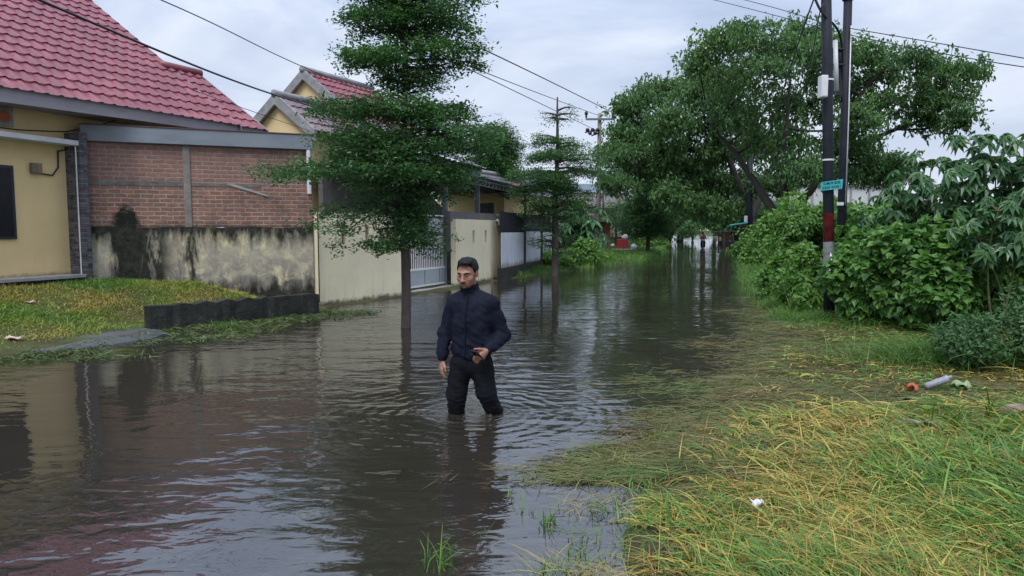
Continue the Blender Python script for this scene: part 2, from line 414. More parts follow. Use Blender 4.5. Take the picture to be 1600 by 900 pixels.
# ------------------------------------------------------------------ world + sun
def world():
    w = bpy.data.worlds.new('World'); S.world = w; w.use_nodes = True
    nt = w.node_tree; nt.nodes.clear(); L = nt.links.new
    out = nt.nodes.new('ShaderNodeOutputWorld'); bg = nt.nodes.new('ShaderNodeBackground'); L(bg.outputs[0], out.inputs[0])
    bg.inputs['Strength'].default_value = .1
    sky = nt.nodes.new('ShaderNodeTexSky'); sky.sky_type = 'NISHITA'; sky.sun_disc = False
    sky.sun_elevation = R_(58); sky.sun_rotation = R_(200)
    sky.dust_density = 3; sky.altitude = 0
    tc = nt.nodes.new('ShaderNodeTexCoord'); sep = nt.nodes.new('ShaderNodeSeparateXYZ'); L(tc.outputs['Generated'], sep.inputs[0])
    def mth(op, a, b):
        m = nt.nodes.new('ShaderNodeMath'); m.operation = op
        for i, q in enumerate((a, b)):
            if hasattr(q, 'links'): L(q, m.inputs[i])
            else: m.inputs[i].default_value = q
        return m.outputs[0]
    den = mth('ADD', mth('MAXIMUM', sep.outputs[2], 0.0), .22)
    cmb = nt.nodes.new('ShaderNodeCombineXYZ'); L(mth('DIVIDE', sep.outputs[0], den), cmb.inputs[0]); L(mth('DIVIDE', sep.outputs[1], den), cmb.inputs[1])
    nz = nt.nodes.new('ShaderNodeTexNoise'); L(cmb.outputs[0], nz.inputs['Vector']); nz.inputs['Scale'].default_value = 1.35; nz.inputs['Detail'].default_value = 7; nz.inputs['Roughness'].default_value = .52; nz.inputs['Distortion'].default_value = .5
    rp = nt.nodes.new('ShaderNodeValToRGB'); L(nz.outputs['Fac'], rp.inputs[0]); e = rp.color_ramp.elements
    e[0].position = .34; e[0].color = (.37, .46, .65, 1); e[1].position = .68; e[1].color = (.84, .89, 1.0, 1)
    ne = e.new(.5); ne.color = (.55, .635, .81, 1)
    # cloud deck seen at a low angle is the brightest part of an overcast sky
    hz = nt.nodes.new('ShaderNodeMapRange'); L(sep.outputs[2], hz.inputs[0]); hz.inputs[1].default_value = 0; hz.inputs[2].default_value = .26; hz.inputs[3].default_value = .75; hz.inputs[4].default_value = 0
    mh = nt.nodes.new('ShaderNodeMix'); mh.data_type = 'RGBA'; L(hz.outputs[0], mh.inputs[0]); L(rp.outputs[0], mh.inputs[6]); mh.inputs[7].default_value = (.82, .87, .97, 1)
    # an overcast sky is two to three times brighter overhead than near the horizon
    zn = nt.nodes.new('ShaderNodeMapRange'); L(sep.outputs[2], zn.inputs[0]); zn.inputs[1].default_value = .24; zn.inputs[2].default_value = .95; zn.inputs[3].default_value = 5.7; zn.inputs[4].default_value = 13.0
    sc = nt.nodes.new('ShaderNodeMix'); sc.data_type = 'RGBA'; sc.blend_type = 'MULTIPLY'; sc.inputs[0].default_value = 1; L(mh.outputs[2], sc.inputs[6]); L(zn.outputs[0], sc.inputs[7])
    mx = nt.nodes.new('ShaderNodeMix'); mx.data_type = 'RGBA'; mx.inputs[0].default_value = .9; L(sky.outputs[0], mx.inputs[6]); L(sc.outputs[2], mx.inputs[7])
    L(mx.outputs[2], bg.inputs[0])
    s = bpy.data.lights.new('sun', 'SUN'); s.energy = 1.5; s.angle = R_(28); s.color = (1, .97, .92)
    so = bpy.data.objects.new('sun', s); C.objects.link(so)
    el, az = R_(58), R_(200)   # sun from behind the camera, a little to the left
    d = Vector((math.sin(az) * math.cos(el), math.cos(az) * math.cos(el), math.sin(el)))
    so.rotation_euler = d.to_track_quat('Z', 'Y').to_euler(); so.location = (0, -10, 30)
world()
S.view_settings.view_transform = 'Standard'; S.view_settings.look = 'None'; S.view_settings.exposure = .95; S.view_settings.gamma = 1
S.cycles.max_bounces = 6; S.cycles.diffuse_bounces = 3; S.cycles.glossy_bounces = 3; S.cycles.transparent_max_bounces = 8; S.cycles.transmission_bounces = 4
S.cycles.use_denoising = True
try: S.cycles.denoiser = 'OPENIMAGEDENOISE'
except Exception: pass

# ------------------------------------------------------------------ ground and water
yr = np.array([-6, 0, 2.2, 3.3, 4.13, 4.95, 6.3, 8.0, 9.5, 12.0, 17.8, 25, 36, 60, 100, 170, 400])
xr = np.array([-2.6, -.8, .62, .70, .90, 1.32, 2.0, 2.75, 3.5, 4.6, 6.2, 8.3, 11.6, 18.2, 28.6, 47.5, 106])
yl = np.array([-6, 4, 8.9, 11.1, 11.4, 13.9, 14.8, 18.7, 23, 27, 31, 37, 60, 120, 170, 400])
xl = np.array([-5, -5.6, -6.5, -5.7, -5.6, -3.75, -4.0, -1.85, -.4, 1.6, 3.4, 6.3, 12.6, 26, 37.5, 90])
def smooth(a, b, x): 
    t = np.clip((x - a) / (b - a), 0, 1); return t * t * (3 - 2 * t)
def vnoise(x, y, s, seed=0):
    r = np.zeros_like(x)
    for k in range(5):
        a = seed * 1.7 + k * 2.399; fx, fy = math.cos(a) * s * (1 + .37 * k), math.sin(a) * s * (1 + .37 * k)
        r += np.sin(x * fx + y * fy + seed * 3.1 + k * 1.3) / 5
    return r
PUD = [(1370, 622, .42, .22), (1340, 612, .3, .16), (1445, 655, .3, .12), (1330, 545, .5, .4), (1265, 600, .35, .25), (1560, 640, .25, .12), (1240, 530, .5, .5), (1415, 640, .2, .14), (1185, 700, .2, .12)]
PUDW = [(*g(a, b, .05)[:2], c, d) for a, b, c, d in PUD]
def puddle(x, y):
    m = np.zeros_like(x); nz = .35 * vnoise(x, y, 7, 61) + .3 * vnoise(x, y, 15, 62)
    for (cx, cy, rx, ry) in PUDW: m = np.maximum(m, smooth(1.15, .75, np.sqrt(((x - cx) / rx) ** 2 + ((y - cy) / ry) ** 2) + nz))
    return m
def height(x, y):
    x = np.asarray(x, float); y = np.asarray(y, float)
    dr = x - np.interp(y, yr, xr); dl = np.interp(y, yl, xl) - x
    band = smooth(5.2, 6.2, y) * smooth(11.5, 9.5, y)
    hr = np.where(dr > 0, .03 - .02 * band + .15 * (1 - .85 * band) * smooth(0, 3.5, dr) + .25 * smooth(3, 14, dr), -.34 * smooth(0, 1.6, -dr) + .03 * smooth(.3, 0, -dr))
    yard = np.where(y < 15.5, 1.0, 0.0) * smooth(15.5, 13.8, y)
    hl = np.where(dl > 0, .04 + (.60 * smooth(.1, 3.0, dl)) * yard + .22 * smooth(0, 3, dl) * (1 - yard), -.34 * smooth(0, 1.0, -dl) + .04 * smooth(.2, 0, -dl))
    h = np.maximum(hr, hl)
    bump = .028 * vnoise(x, y, 2.3, 1) + .016 * vnoise(x, y, 6.1, 4)
    pud = puddle(x, y)
    h = h - pud * np.maximum(0, h + .05) * 1.0
    near = (np.maximum(dr, dl) > -.6) & (y < 60)
    end = smooth(265, 285, y) * .6
    return h + np.where(near, bump * (1 - pud), 0) + np.where(y > 150, end, 0)
def grid_axis(segs):
    a = []
    for lo, hi, st in segs: a.append(np.arange(lo, hi, st))
    return np.concatenate(a + [[segs[-1][1]]])
gx = grid_axis([(-1500, -100, 200), (-100, -20, 8), (-20, -10, .8), (-10, 9, .12), (9, 22, .6), (22, 100, 6), (100, 1500, 200)])
gy = grid_axis([(-60, -4, 8), (-4, 1.5, .5), (1.5, 17, .12), (17, 40, .5), (40, 300, 4), (300, 2000, 170)])
X, Y = np.meshgrid(gx, gy); Z = height(X, Y)
n, m = X.shape
i = np.arange(n - 1)[:, None] * m; j = np.arange(m - 1)[None]
Q = np.stack([i + j, i + j + 1, i + m + j + 1, i + m + j], -1).reshape(-1, 4)
o = mesh_obj('ground', np.stack([X, Y, Z], -1).reshape(-1, 3), Q, np.zeros((0, 3), int), M['ground'], smooth=True); tag(o, kind='structure')
MAN = g(735, 646)
wx = np.array([-40, -20, 0, 20, 40, 120.]); wy = np.array([-10, 0, 10, 20, 40, 80, 290.])
X, Y = np.meshgrid(wx, wy); n, m = X.shape
i = np.arange(n - 1)[:, None] * m; j = np.arange(m - 1)[None]
o = mesh_obj('water', np.stack([X, Y, X * 0], -1).reshape(-1, 3), np.stack([i + j, i + j + 1, i + m + j + 1, i + m + j], -1).reshape(-1, 4), np.zeros((0, 3), int), watermat(MAN)); tag(o, kind='structure')

# ------------------------------------------------------------------ foliage makers
def unit(a): return a / (np.linalg.norm(a, axis=-1, keepdims=True) + 1e-9)
def leaves(P, D, N, L, W, shape='diamond', droop=.15):
    P = np.asarray(P); n = len(P)
    D = unit(D); Sd = unit(np.cross(D, N)); N = unit(np.cross(Sd, D))
    L = np.broadcast_to(L, (n,))[:, None]; W = np.broadcast_to(W, (n,))[:, None]
    if shape == 'diamond':
        V = np.stack([P, P + D * L * .45 - Sd * W * .5 + N * W * .12, P + D * L - N * L * droop, P + D * L * .45 + Sd * W * .5 + N * W * .12], 1)
        Q = np.arange(n)[:, None] * 4 + np.arange(4)[None]
        return V.reshape(-1, 3), Q
    a = .12; 
    V = np.stack([P, P + D * L * .08 - Sd * W * .38 + N * W * a, P + D * L * .42 - Sd * W * .5 + N * W * a, P + D * L - N * L * droop,
                  P + D * L * .42 + Sd * W * .5 + N * W * a, P + D * L * .08 + Sd * W * .38 + N * W * a], 1)
    b = np.arange(n)[:, None] * 6
    Q = np.concatenate([b + np.array([[0, 1, 2, 3]]), b + np.array([[0, 3, 4, 5]])])
    return V.reshape(-1, 3), Q
def blades(P, az, L, W, e0, e1, nseg=3):
    """grass blades: start elevation e0 bending to e1"""
    n = len(P); L = np.broadcast_to(L, (n,)); W = np.broadcast_to(W, (n,))
    hd = np.stack([np.cos(az), np.sin(az), np.zeros(n)], -1); sd = np.stack([-np.sin(az), np.cos(az), np.zeros(n)], -1)
    pts = [P]; cur = P.copy()
    for k in range(nseg):
        e = e0 + (e1 - e0) * (k / max(1, nseg - 1))
        cur = cur + (hd * np.cos(e)[:, None] + np.array([0, 0, 1.]) * np.sin(e)[:, None]) * (L / nseg)[:, None]
        pts.append(cur)
    wf = np.linspace(1, .12, nseg + 1); wf[0] = .7
    rows = []
    tw = rng.normal(0, .5, n)[:, None]
    sd = sd * np.cos(tw) + np.array([0, 0, 1.]) * np.sin(tw)
    for k, p in enumerate(pts):
        rows += [p - sd * (W * wf[k] / 2)[:, None], p + sd * (W * wf[k] / 2)[:, None]]
    V = np.stack(rows, 1); m = 2 * (nseg + 1)
    b = np.arange(n)[:, None] * m
    Q = np.concatenate([b + np.array([[2 * k, 2 * k + 1, 2 * k + 3, 2 * k + 2]]) for k in range(nseg)])
    return V.reshape(-1, 3), Q
def bez(a, b, c, n=8):
    t = np.linspace(0, 1, n)[:, None]; return (1 - t) ** 2 * np.asarray(a) + 2 * t * (1 - t) * np.asarray(b) + t * t * np.asarray(c)

def tier_tree(name, label, base, height_m, tr, tiers, nleaf, lsize, mat, lean=(0, 0), group=None, nb=8, thick=.13, zj=.1):
    """whorled tree: base point, trunk radius, tiers = [(z above base, left reach, right reach, droop, weight)]"""
    base = np.asarray(base, float)
    root = thing(name, label, 'tree', base, 0, group)
    tk = Geo()
    def tpt(z): return base + np.array([lean[0] * z / height_m, lean[1] * z / height_m, z])
    zs = np.linspace(-.4, height_m, 14)
    tk.tube([tpt(z) + np.array([.02 * math.sin(z * 1.7), .02 * math.cos(z * 1.3), 0]) for z in zs], tr * (1 - .8 * np.clip(zs / height_m, 0, 1) ** 1.1), 10)
    V_, P_, D_, N_, L_ = [], [], [], [], []
    wsum = sum(t[4] * (t[1] + t[2]) ** 2 for t in tiers)
    for (z, Lr, Rr, droop, wgt) in tiers:
        nl = int(nleaf * wgt * (Lr + Rr) ** 2 / wsum); c = tpt(z); a0 = rng.uniform(0, 6.28)
        per = max(8, nl // nb)
        for b in range(nb):
            a = a0 + b * 2 * math.pi / nb + rng.normal(0, .12); ca, sa = math.cos(a), math.sin(a)
            mean = (Lr + Rr) / 2
            ln = ((Rr if ca > 0 else Lr) * abs(ca) + mean * .9 * (1 - abs(ca))) * rng.uniform(.72, 1.05)
            d = np.array([ca, sa, 0]); up = rng.uniform(.02, .14) * ln
            z0 = rng.normal(0, zj)
            p0 = c + np.array([0, 0, z0 - .08]); p1 = c + d * ln * .5 + np.array([0, 0, up + z0]); p2 = c + d * ln + np.array([0, 0, up * .4 - droop * rng.uniform(.3, 1.2) + z0])
            path = bez(p0, p1, p2, 7)
            tk.tube(path, np.linspace(tr * .33, .004, 7), 5, False)
            side = np.array([-sa, ca, 0])
            ntw = 11
            cnt = rng.multinomial(per, np.ones(ntw) / ntw)
            for k in range(ntw):
                t = .14 + .86 * (k + rng.uniform(0, .8)) / ntw
                q = bez(p0, p1, p2, 2) if False else ((1 - t) ** 2 * p0 + 2 * t * (1 - t) * p1 + t * t * p2)
                sgn = 1 if k % 2 else -1
                tl = ln * (.42 * math.sin(math.pi * min(1, t * .85 + .12)) + .07) * rng.uniform(.6, 1.1)
                td = unit(d * rng.uniform(.25, .9) + side * sgn * rng.uniform(.5, 1.1) + np.array([0, 0, rng.normal(.02, .10)]))
                e = q + td * tl + np.array([0, 0, -droop * .25 * rng.uniform(0, 1)])
                if tl > .25: tk.tube(np.array([q, (q + e) / 2 + [0, 0, .02], e]), [.008, .005, .003], 4, False)
                mm = cnt[k]
                if mm == 0: continue
                s = rng.uniform(.05, 1.08, mm)[:, None]
                pp = q + (e - q) * s + rng.normal(0, 1, (mm, 3)) * np.array([.07, .07, thick * .5]) * (0.6 + lsize * 8)
                pp[:, 2] -= np.abs(rng.normal(0, thick * .6, mm))
                # little rosettes: snap groups of leaves to shared nodes
                grp = rng.integers(0, max(1, mm // 7) , mm); node = pp[:max(1, mm // 7)]
                pp = node[grp] + rng.normal(0, lsize * .95, (mm, 3)) * [1, 1, .45]
                dd = rng.normal(0, 1, (mm, 3)); dd[:, 2] = dd[:, 2] * .45 + .12; dd = unit(dd)
                nn = unit(rng.normal(0, .35, (mm, 3)) + [0, 0, 1])
                P_.append(pp); D_.append(dd); N_.append(nn); L_.append(rng.uniform(.65, 1.2, mm) * lsize)
    tk.build('trunk', M['bark'], root, True)
    P, D, N, L = (np.concatenate(q) for q in (P_, D_, N_, L_))
    V, Q = leaves(P, D, N, L, L * .5)
    mesh_obj('crown', V, Q, np.zeros((0, 3), int), mat, root)
    return root

def clump_tree(name, label, base, limbs, clumps, lsize, dens, mat, tr=.3, group=None, flat=.72, wr=.4):
    """spreading tree: limbs = polylines (first is the trunk), clumps = [(centre, radius)]"""
    base = np.asarray(base, float); root = thing(name, label, 'tree', base, 0, group); tk = Geo()
    allp, allr = [], []
    for k, (pl, r0, r1) in enumerate(limbs):
        pl = np.asarray(pl, float)
        # resample smoothly
        t = np.linspace(0, 1, len(pl)); tt = np.linspace(0, 1, len(pl) * 5)
        q = np.stack([np.interp(tt, t, pl[:, c]) for c in range(3)], -1)
        for _ in range(2): q[1:-1] = (q[:-2] + 2 * q[1:-1] + q[2:]) / 4
        q[1:-1] += rng.normal(0, .03, (len(q) - 2, 3)) * r0 * 2
        rr = np.linspace(r0, r1, len(q)); tk.tube(q, rr, 9); allp.append(q); allr.append(rr)
    AP = np.concatenate(allp[1:] if len(allp) > 1 else allp); AR = np.concatenate(allr[1:] if len(allr) > 1 else allr)
    P_, D_, N_ = [], [], []
    for (c, r) in clumps:
        c = np.asarray(c, float)
        d = np.linalg.norm(AP - c, axis=1) + 1.0 * (AP[:, 2] > c[2]) ; ix = np.argmin(d); s = AP[ix]
        mid = (s + c) / 2 + np.array([0, 0, -.12 * np.linalg.norm(c - s)]) + rng.normal(0, .2, 3)
        tk.tube(bez(s, mid, c, 8), np.linspace(min(AR[ix] * .7, .16), .03, 8), 6, False)
        nsub = int(14 + 9 * r)
        sub = unit(rng.normal(0, 1, (nsub, 3))) * (rng.uniform(.25, 1, (nsub, 1)) ** .5) * r * np.array([1, 1, flat]) + c
        for q in sub:
            tk.tube(bez(c, (c + q) / 2 + [0, 0, .1], q, 4), np.linspace(.03, .008, 4), 4, False)
            nl = max(6, int(dens * rng.uniform(.5, 1.4)))
            node = q + rng.normal(0, 1, (max(2, nl // 7), 3)) * np.array([wr, wr, wr * .55])
            pk = rng.integers(0, len(node), nl)
            pp = node[pk] + rng.normal(0, lsize * .45, (nl, 3))
            dd = rng.normal(0, .55, (nl, 3)) + np.array([0, 0, -.75]) 
            P_.append(pp); D_.append(dd); N_.append(rng.normal(0, 1, (nl, 3)) + [0, -.2, .4])
    tk.build('trunk', M['bark_dark'], root, True)
    P, D, N = (np.concatenate(q) for q in (P_, D_, N_)); L = rng.uniform(.7, 1.25, len(P)) * lsize
    V, Q = leaves(P, D, N, L, L * .42)
    mesh_obj('crown', V, Q, np.zeros((0, 3), int), mat, root)
    return root

def shrub(name, label, c, rad, n, lsize, mat, group=None, cat='shrub', shape='heart', wr=.8, nst=9, shell=.55, down=.4):
    """leafy shrub: leaves turned outwards over a lumpy body, stems inside"""
    c = np.asarray(c, float); rad = np.asarray(rad, float)
    gz = float(height(np.array([c[0]]), np.array([c[1]]))[0])
    root = thing(name, label, cat, (c[0], c[1], gz), 0, group)
    st = Geo(); tips = []
    nl = 13
    lob = unit(rng.normal(0, 1, (nl, 3))) * rad * rng.uniform(.45, .85, (nl, 1)) + c
    lob[:, 2] = np.maximum(lob[:, 2], gz + .15)
    for q in lob[:nst]:
        b = np.array([c[0] + rng.normal(0, .12) * rad[0], c[1] + rng.normal(0, .12) * rad[1], gz - .05])
        st.tube(bez(b, (b + q) / 2 + [0, 0, .15 * rad[2]], q, 6), np.linspace(.014, .005, 6), 5, False)
    st.build('stem', M['stem'], root, True)
    k = rng.integers(0, nl, n); lr = rng.uniform(.3, .55, nl)
    u = unit(rng.normal(0, 1, (n, 3)))
    P = lob[k] + u * rad * lr[k][:, None] * (shell + (1 - shell) * rng.uniform(0, 1, (n, 1)) ** .5)
    ok = P[:, 2] > gz + .02; P = P[ok]; u = u[ok]; n = len(P)
    out = unit((P - c) / rad) * .6 + u * .4
    Nn = unit(out * .7 + np.array([0, -.15, .75]) + rng.normal(0, .35, (n, 3)))
    D = unit(out * .7 + rng.normal(0, .6, (n, 3)) + [0, 0, -down])
    L = rng.uniform(.55, 1.2, n) * lsize
    V, Q = leaves(P, D, Nn, L, L * wr, shape, .18)
    mesh_obj('foliage', V, Q, np.zeros((0, 3), int), mat, root)
    return root

def palmate(name, label, base, tops, nl, lsize, mat, group=None, cat='plant'):
    """tall stems each carrying an umbrella of hand-shaped leaves on long stalks"""
    base = np.asarray(base, float); root = thing(name, label, cat, base, 0, group); st = Geo()
    P_, D_, N_, L_ = [], [], [], []
    for tp in tops:
        tp = np.asarray(tp, float); h = tp - base
        b0 = base + np.array([rng.normal(0, .08), rng.normal(0, .08), -.05])
        path = bez(b0, (b0 + tp) / 2 + rng.normal(0, .12, 3), tp, 9); st.tube(path, np.linspace(.022, .008, 9), 6, False)
        for k in range(nl):
            a = k * 2.4 + rng.normal(0, .2); t = rng.uniform(.50, 1.0) ** .8
            t = 1.0 if k < 5 else t; q = path[min(8, int(round(t * 8)))]
            el = rng.uniform(-.05, .75) * (t * 1.3 - .2)
            pl = lsize * rng.uniform(.9, 1.6)
            pd = np.array([math.cos(a) * math.cos(el), math.sin(a) * math.cos(el), math.sin(el)])
            e = q + pd * pl
            st.tube(bez(q, (q + e) / 2 + [0, 0, .04], e, 4), [.005, .004, .004, .003], 4, False)
            nlf = rng.integers(6, 9)
            ax = unit(pd * .55 + np.array([0, 0, .75]) + rng.normal(0, .15, 3))     # leaf plane normal
            s1 = unit(np.cross(ax, [.3, .2, 1.])); s2 = np.cross(ax, s1)
            hd = unit(pd - ax * pd.dot(ax)); hs = np.cross(ax, hd)
            ang = np.linspace(-2.3, 2.3, nlf) + rng.normal(0, .06, nlf)
            dd = np.cos(ang)[:, None] * hd + np.sin(ang)[:, None] * hs - ax * rng.uniform(.25, .75)
            P_.append(np.repeat(e[None], nlf, 0)); D_.append(dd); N_.append(np.repeat(ax[None], nlf, 0) + rng.normal(0, .1, (nlf, 3)))
            L_.append(lsize * (1 - .28 * np.abs(ang) / 2.3) * rng.uniform(.9, 1.1))
    st.build('stem', M['stem'], root, True)
    P, D, N, L = (np.concatenate(q) for q in (P_, D_, N_, L_))
    V, Q = leaves(P, D, N, L, L * .37, 'heart', .16)
    mesh_obj('foliage', V, Q, np.zeros((0, 3), int), mat, root)
    return root
#MORE
# ================================================================== BUILDINGS
UP = np.array([0, 0, 1.0])
def tile_sheet(A, u, s, W0, W1, LEN, wave=.235, row=.40, amp=.024, step=.03, clip=None, clip0=None):
    """corrugated metal tile: A = eave origin, u along the eave, s up the slope"""
    A, u, s = (np.asarray(q, float) for q in (A, u, s)); nrm = unit(np.cross(u, s))
    if nrm[2] < 0: nrm = -nrm
    nu = int((W1 - W0) / wave * 8); us = np.linspace(W0, W1, nu + 1)
    nr = int(math.ceil(LEN / row)); vs, hs = [], []
    for r in range(nr):
        for f, h in ((0, 1.0), (.5, .5), (.985, 0.0)):
            v = (r + f) * row
            if v > LEN: break
            vs.append(v); hs.append(h * step)
    vs = np.array(vs); hs = np.array(hs)
    U, Vv = np.meshgrid(us, vs); ph = U / wave * 2 * math.pi
    Hh = amp * (np.cos(ph) * .75 + .25 * np.cos(2 * ph)) + hs[:, None]
    # the nose of every course is slightly scalloped
    Vv = Vv - .018 * np.cos(ph) * (hs[:, None] > step * .9)
    if clip is not None: U = np.minimum(U, clip(Vv))
    if clip0 is not None: U = np.maximum(U, clip0(Vv))
    P = A + U[..., None] * u + Vv[..., None] * s + Hh[..., None] * nrm
    n, m = U.shape; i = np.arange(n - 1)[:, None] * m; j = np.arange(m - 1)[None]
    return P.reshape(-1, 3), np.stack([i + j, i + j + 1, i + m + j + 1, i + m + j], -1).reshape(-1, 4)

# ---------------- house with the red roof
hd = unit(np.array([.349, .937, 0])); H0 = np.array([-8.63, 12.0, 0.0]); rz = math.atan2(hd[1], hd[0])
h1 = thing('house', 'peach single storey house under a steep pink-red tiled roof', 'house', H0, rz)
hin = np.array([-hd[1], hd[0], 0])        # into the house = local +y
def hp(x, y, z): return H0 + hd * x + hin * y + UP * z
Geo().box(-3.5, 4.9, 0, .18, .45, 3.9).build('front_wall', M['peach'], h1, world=False)
Geo().box(4.72, 4.9, .18, 4.5, .45, 3.9).build('side_wall', M['peach'], h1, world=False)
w = Geo().box(-1.15, .278, -.035, .0, 1.45, 2.70).build('window', M['dark_metal'], h1, world=False)
pn = Geo(); pn.box(-1.10, -.46, -.045, -.036, 1.50, 2.65).box(-.41, .228, -.045, -.036, 1.50, 2.65)
pn.build('pane', M['glass_dark'], w, world=False)
Geo().box(-3, 1.28, -.36, -.002, 3.13, 3.22).build('window_canopy', M['canopy_white'], h1, world=False, bevel=.01)
pl = Geo().box(1.26, 1.42, -.37, -.002, .6, 3.37).build('stone_pillar', M['stone'], h1, world=False)
Geo().tube([(1.24, -.30, .75), (1.24, -.30, 3.12)], .012, 6).build('conduit', M['white_paint'], pl, world=False)
Geo().box(-3.2, 1.24, -.42, -.003, .74, .80).build('porch_slab', M['concrete'], h1, world=False, bevel=.008)
Geo().box(-3.2, 1.22, -.38, -.003, .3, .738).build('plinth', M['kerb'], h1, world=False)
# vent block high on the wall
q = at(11, 181, 12.15); vx = float((q - H0) @ hd); vz = q[2]
vb = Geo().box(vx - .17, vx + .14, -.03, 0, vz - .17, vz + .15).build('vent_block', M['concrete'], h1, world=False)
v2 = Geo(); v2.tube([(vx - .01, -.031, vz - .01), (vx - .01, -.045, vz - .01)], .10, 16); v2.build('vent_disc', simple('terracotta', (.33, .10, .05), .8, .15), vb, world=False)
# meter box and its cable
q = at(60, 263, 12.6); mx_, mz_ = float((q - H0) @ hd), q[2]
mb = Geo().box(mx_ - .1, mx_ + .08, -.09, 0, mz_ - .09, mz_ + .09).build('meter_box', M['wood_grey'], h1, world=False, bevel=.01)
Geo().tube(np.array([(mx_ + .08, -.03, mz_ - .08), (mx_ + .3, -.03, mz_ - .10), (mx_ + .42, -.03, mz_ + .05), (mx_ + .43, -.03, mz_ + .34), (mx_ + .62, -.03, mz_ + .40), (1.25, -.03, mz_ + .42)]), .014, 6).build('cable', M['cable'], mb, world=False)
q0 = at(0, 207, 12.0); 
Geo().tube([hp(-.6, -.02, 3.32), hp(.4, -.02, 3.32), hp(1.0, -.02, 3.37), hp(1.28, -.02, 3.40), hp(1.9, -.3, 3.62), hp(2.2, -.5, 3.8)], .009, 5).build('wall_cable', M['cable'], h1)
# roof
eL, eR = at(0, 140, 11.5), at(376, 201, 15.72); eX = at(413, 208, 16.45)
ze = 3.86; eL[2] = eR[2] = eX[2] = ze
eu = unit(eR - eL); ein = np.array([-eu[1], eu[0], 0]); th = R_(33.8)
sl = ein * math.cos(th) + UP * math.sin(th)
Lmain = 5.16 / math.cos(th); Wm = np.linalg.norm(eR - eL); Wx = np.linalg.norm((eX - eL)[:2])
rg = Geo(); rg.add(*tile_sheet(eL, eu, sl, -3.2, Wm, Lmain))
Lx = 2.19 / math.cos(th)
rg.add(*tile_sheet(eL - UP * .012, eu, sl, Wm - .35, Wx, Lx))
roof = rg.build('roof', M['roof_red'], h1, False)
# far slopes and gable infill
fs = Geo()
rt = eL + sl * Lmain; dn = ein * math.cos(th) - UP * math.sin(th)
fs.add([rt - eu * 3.2, rt + eu * Wm, rt + eu * Wm + dn * Lmain, rt - eu * 3.2 + dn * Lmain], [(0, 1, 2, 3)])
rx = eL + sl * Lx
fs.add([rx + eu * (Wm - .35), rx + eu * Wx, rx + eu * Wx + dn * Lx, rx + eu * (Wm - .35) + dn * Lx], [(0, 1, 2, 3)])
fs.build('far_slope', M['roof_red'], roof)
rc = Geo(); rc.tube([rt - eu * 3.2 + UP * .02, rt + eu * (Wm + .02) + UP * .02], .11, 10); rc.tube([rx + eu * (Wm - .30) + UP * .02, rx + eu * (Wx + .02) + UP * .02], .10, 10)
rc.build('ridge_cap', M['roof_red'], roof, True)
vg = Geo()
vgo = eu * .02
for (w_, L_) in ((Wm, Lmain), (Wx, Lx)):
    a = eL + eu * w_; b = a + sl * L_; k = UP * .16
    vg.hexa([a - k, a - k + eu * .03, b - k + eu * .03, b - k], [a + UP * .01, a + eu * .03 + UP * .01, b + eu * .03 + UP * .01, b + UP * .01])
vg.build('verge_board', M['fascia'], roof, fixn=True)
fb = Geo(); a = eL - eu * 3.2 + ein * .06; b = eL + eu * (Wx - .05) + ein * .06
fb.hexa([a - UP * .24, b - UP * .16, b - UP * .16 + ein * .03, a - UP * .24 + ein * .03], [a + UP * .055, b + UP * .055, b + ein * .03 + UP * .055, a + ein * .03 + UP * .055]); fb.build('fascia', M['fascia'], h1, fixn=True)
sf = Geo(); sf.hexa([a - UP * .2 + ein * .031, b - UP * .14 + ein * .031, b - UP * .14 + ein * .9, a - UP * .2 + ein * .9], [a - UP * .17 + ein * .031, b - UP * .11 + ein * .031, b - UP * .11 + ein * .9, a - UP * .17 + ein * .9])
sf.build('soffit', M['fascia'], h1, fixn=True)

# ---------------- brick boundary wall
W0 = at(141, 400, 13.3); W1 = at(490, 400, 14.8); W0[2] = W1[2] = 0
wd = unit(W1 - W0); WL = float(np.linalg.norm(W1 - W0)); wrz = math.atan2(wd[1], wd[0])
bw = thing('boundary_wall', 'bare brick boundary wall on mould-blackened plaster base with grey metal coping', 'wall', W0, wrz)
Geo().box(0, WL, .02, .17, 1.66, 3.24).build('brick_panel', M['brick'], bw, world=False)
pb = Geo()
nx = 60; xs = np.linspace(0, WL, nx + 1); zt = 1.665 + .02 * np.sin(xs * 5) * rng.uniform(.3, 1, nx + 1)
for k in range(nx):
    pb.add([(xs[k], 0, -.3), (xs[k + 1], 0, -.3), (xs[k + 1], 0, zt[k + 1]), (xs[k], 0, zt[k]), (xs[k], .16, zt[k]), (xs[k + 1], .16, zt[k + 1])], [(0, 1, 2, 3), (3, 2, 5, 4)])
pb.build('plaster_base', M['plaster'], bw, world=False)
def wx_(px): 
    r = ray(px, 300); # intersect with wall line
    A = np.array([[r[0], -wd[0]], [r[1], -wd[1]]]); t = np.linalg.solve(A, W0[:2]); return float(t[1])
cx = wx_(293); Geo().box(cx - .065, cx + .065, -.005, .15, 1.66, 3.24).build('column', simple('column_cement', (.17, .155, .145), .9, .35, 5, .5, 25, .01), bw, world=False, bevel=.01)
bd_ = Geo().box(.02, cx - .078, .012, .1, 2.45, 2.54).box(cx + .078, wx_(408), .012, .1, 2.46, 2.52)
bd_.build('concrete_band', simple('band_cement', (.12, .115, .11), .9, .45, 5, .5, 20, .02), bw, world=False)
sm = Geo(); a_, b_ = wx_(355), wx_(418)
sm.hexa([(a_, .0, 2.50), (b_, .0, 2.28), (b_, .03, 2.28), (a_, .03, 2.50)], [(a_, .0, 2.56), (b_, .0, 2.31), (b_, .03, 2.31), (a_, .03, 2.56)])
sm.build('mortar_smear', M['concrete'], bw, world=False)
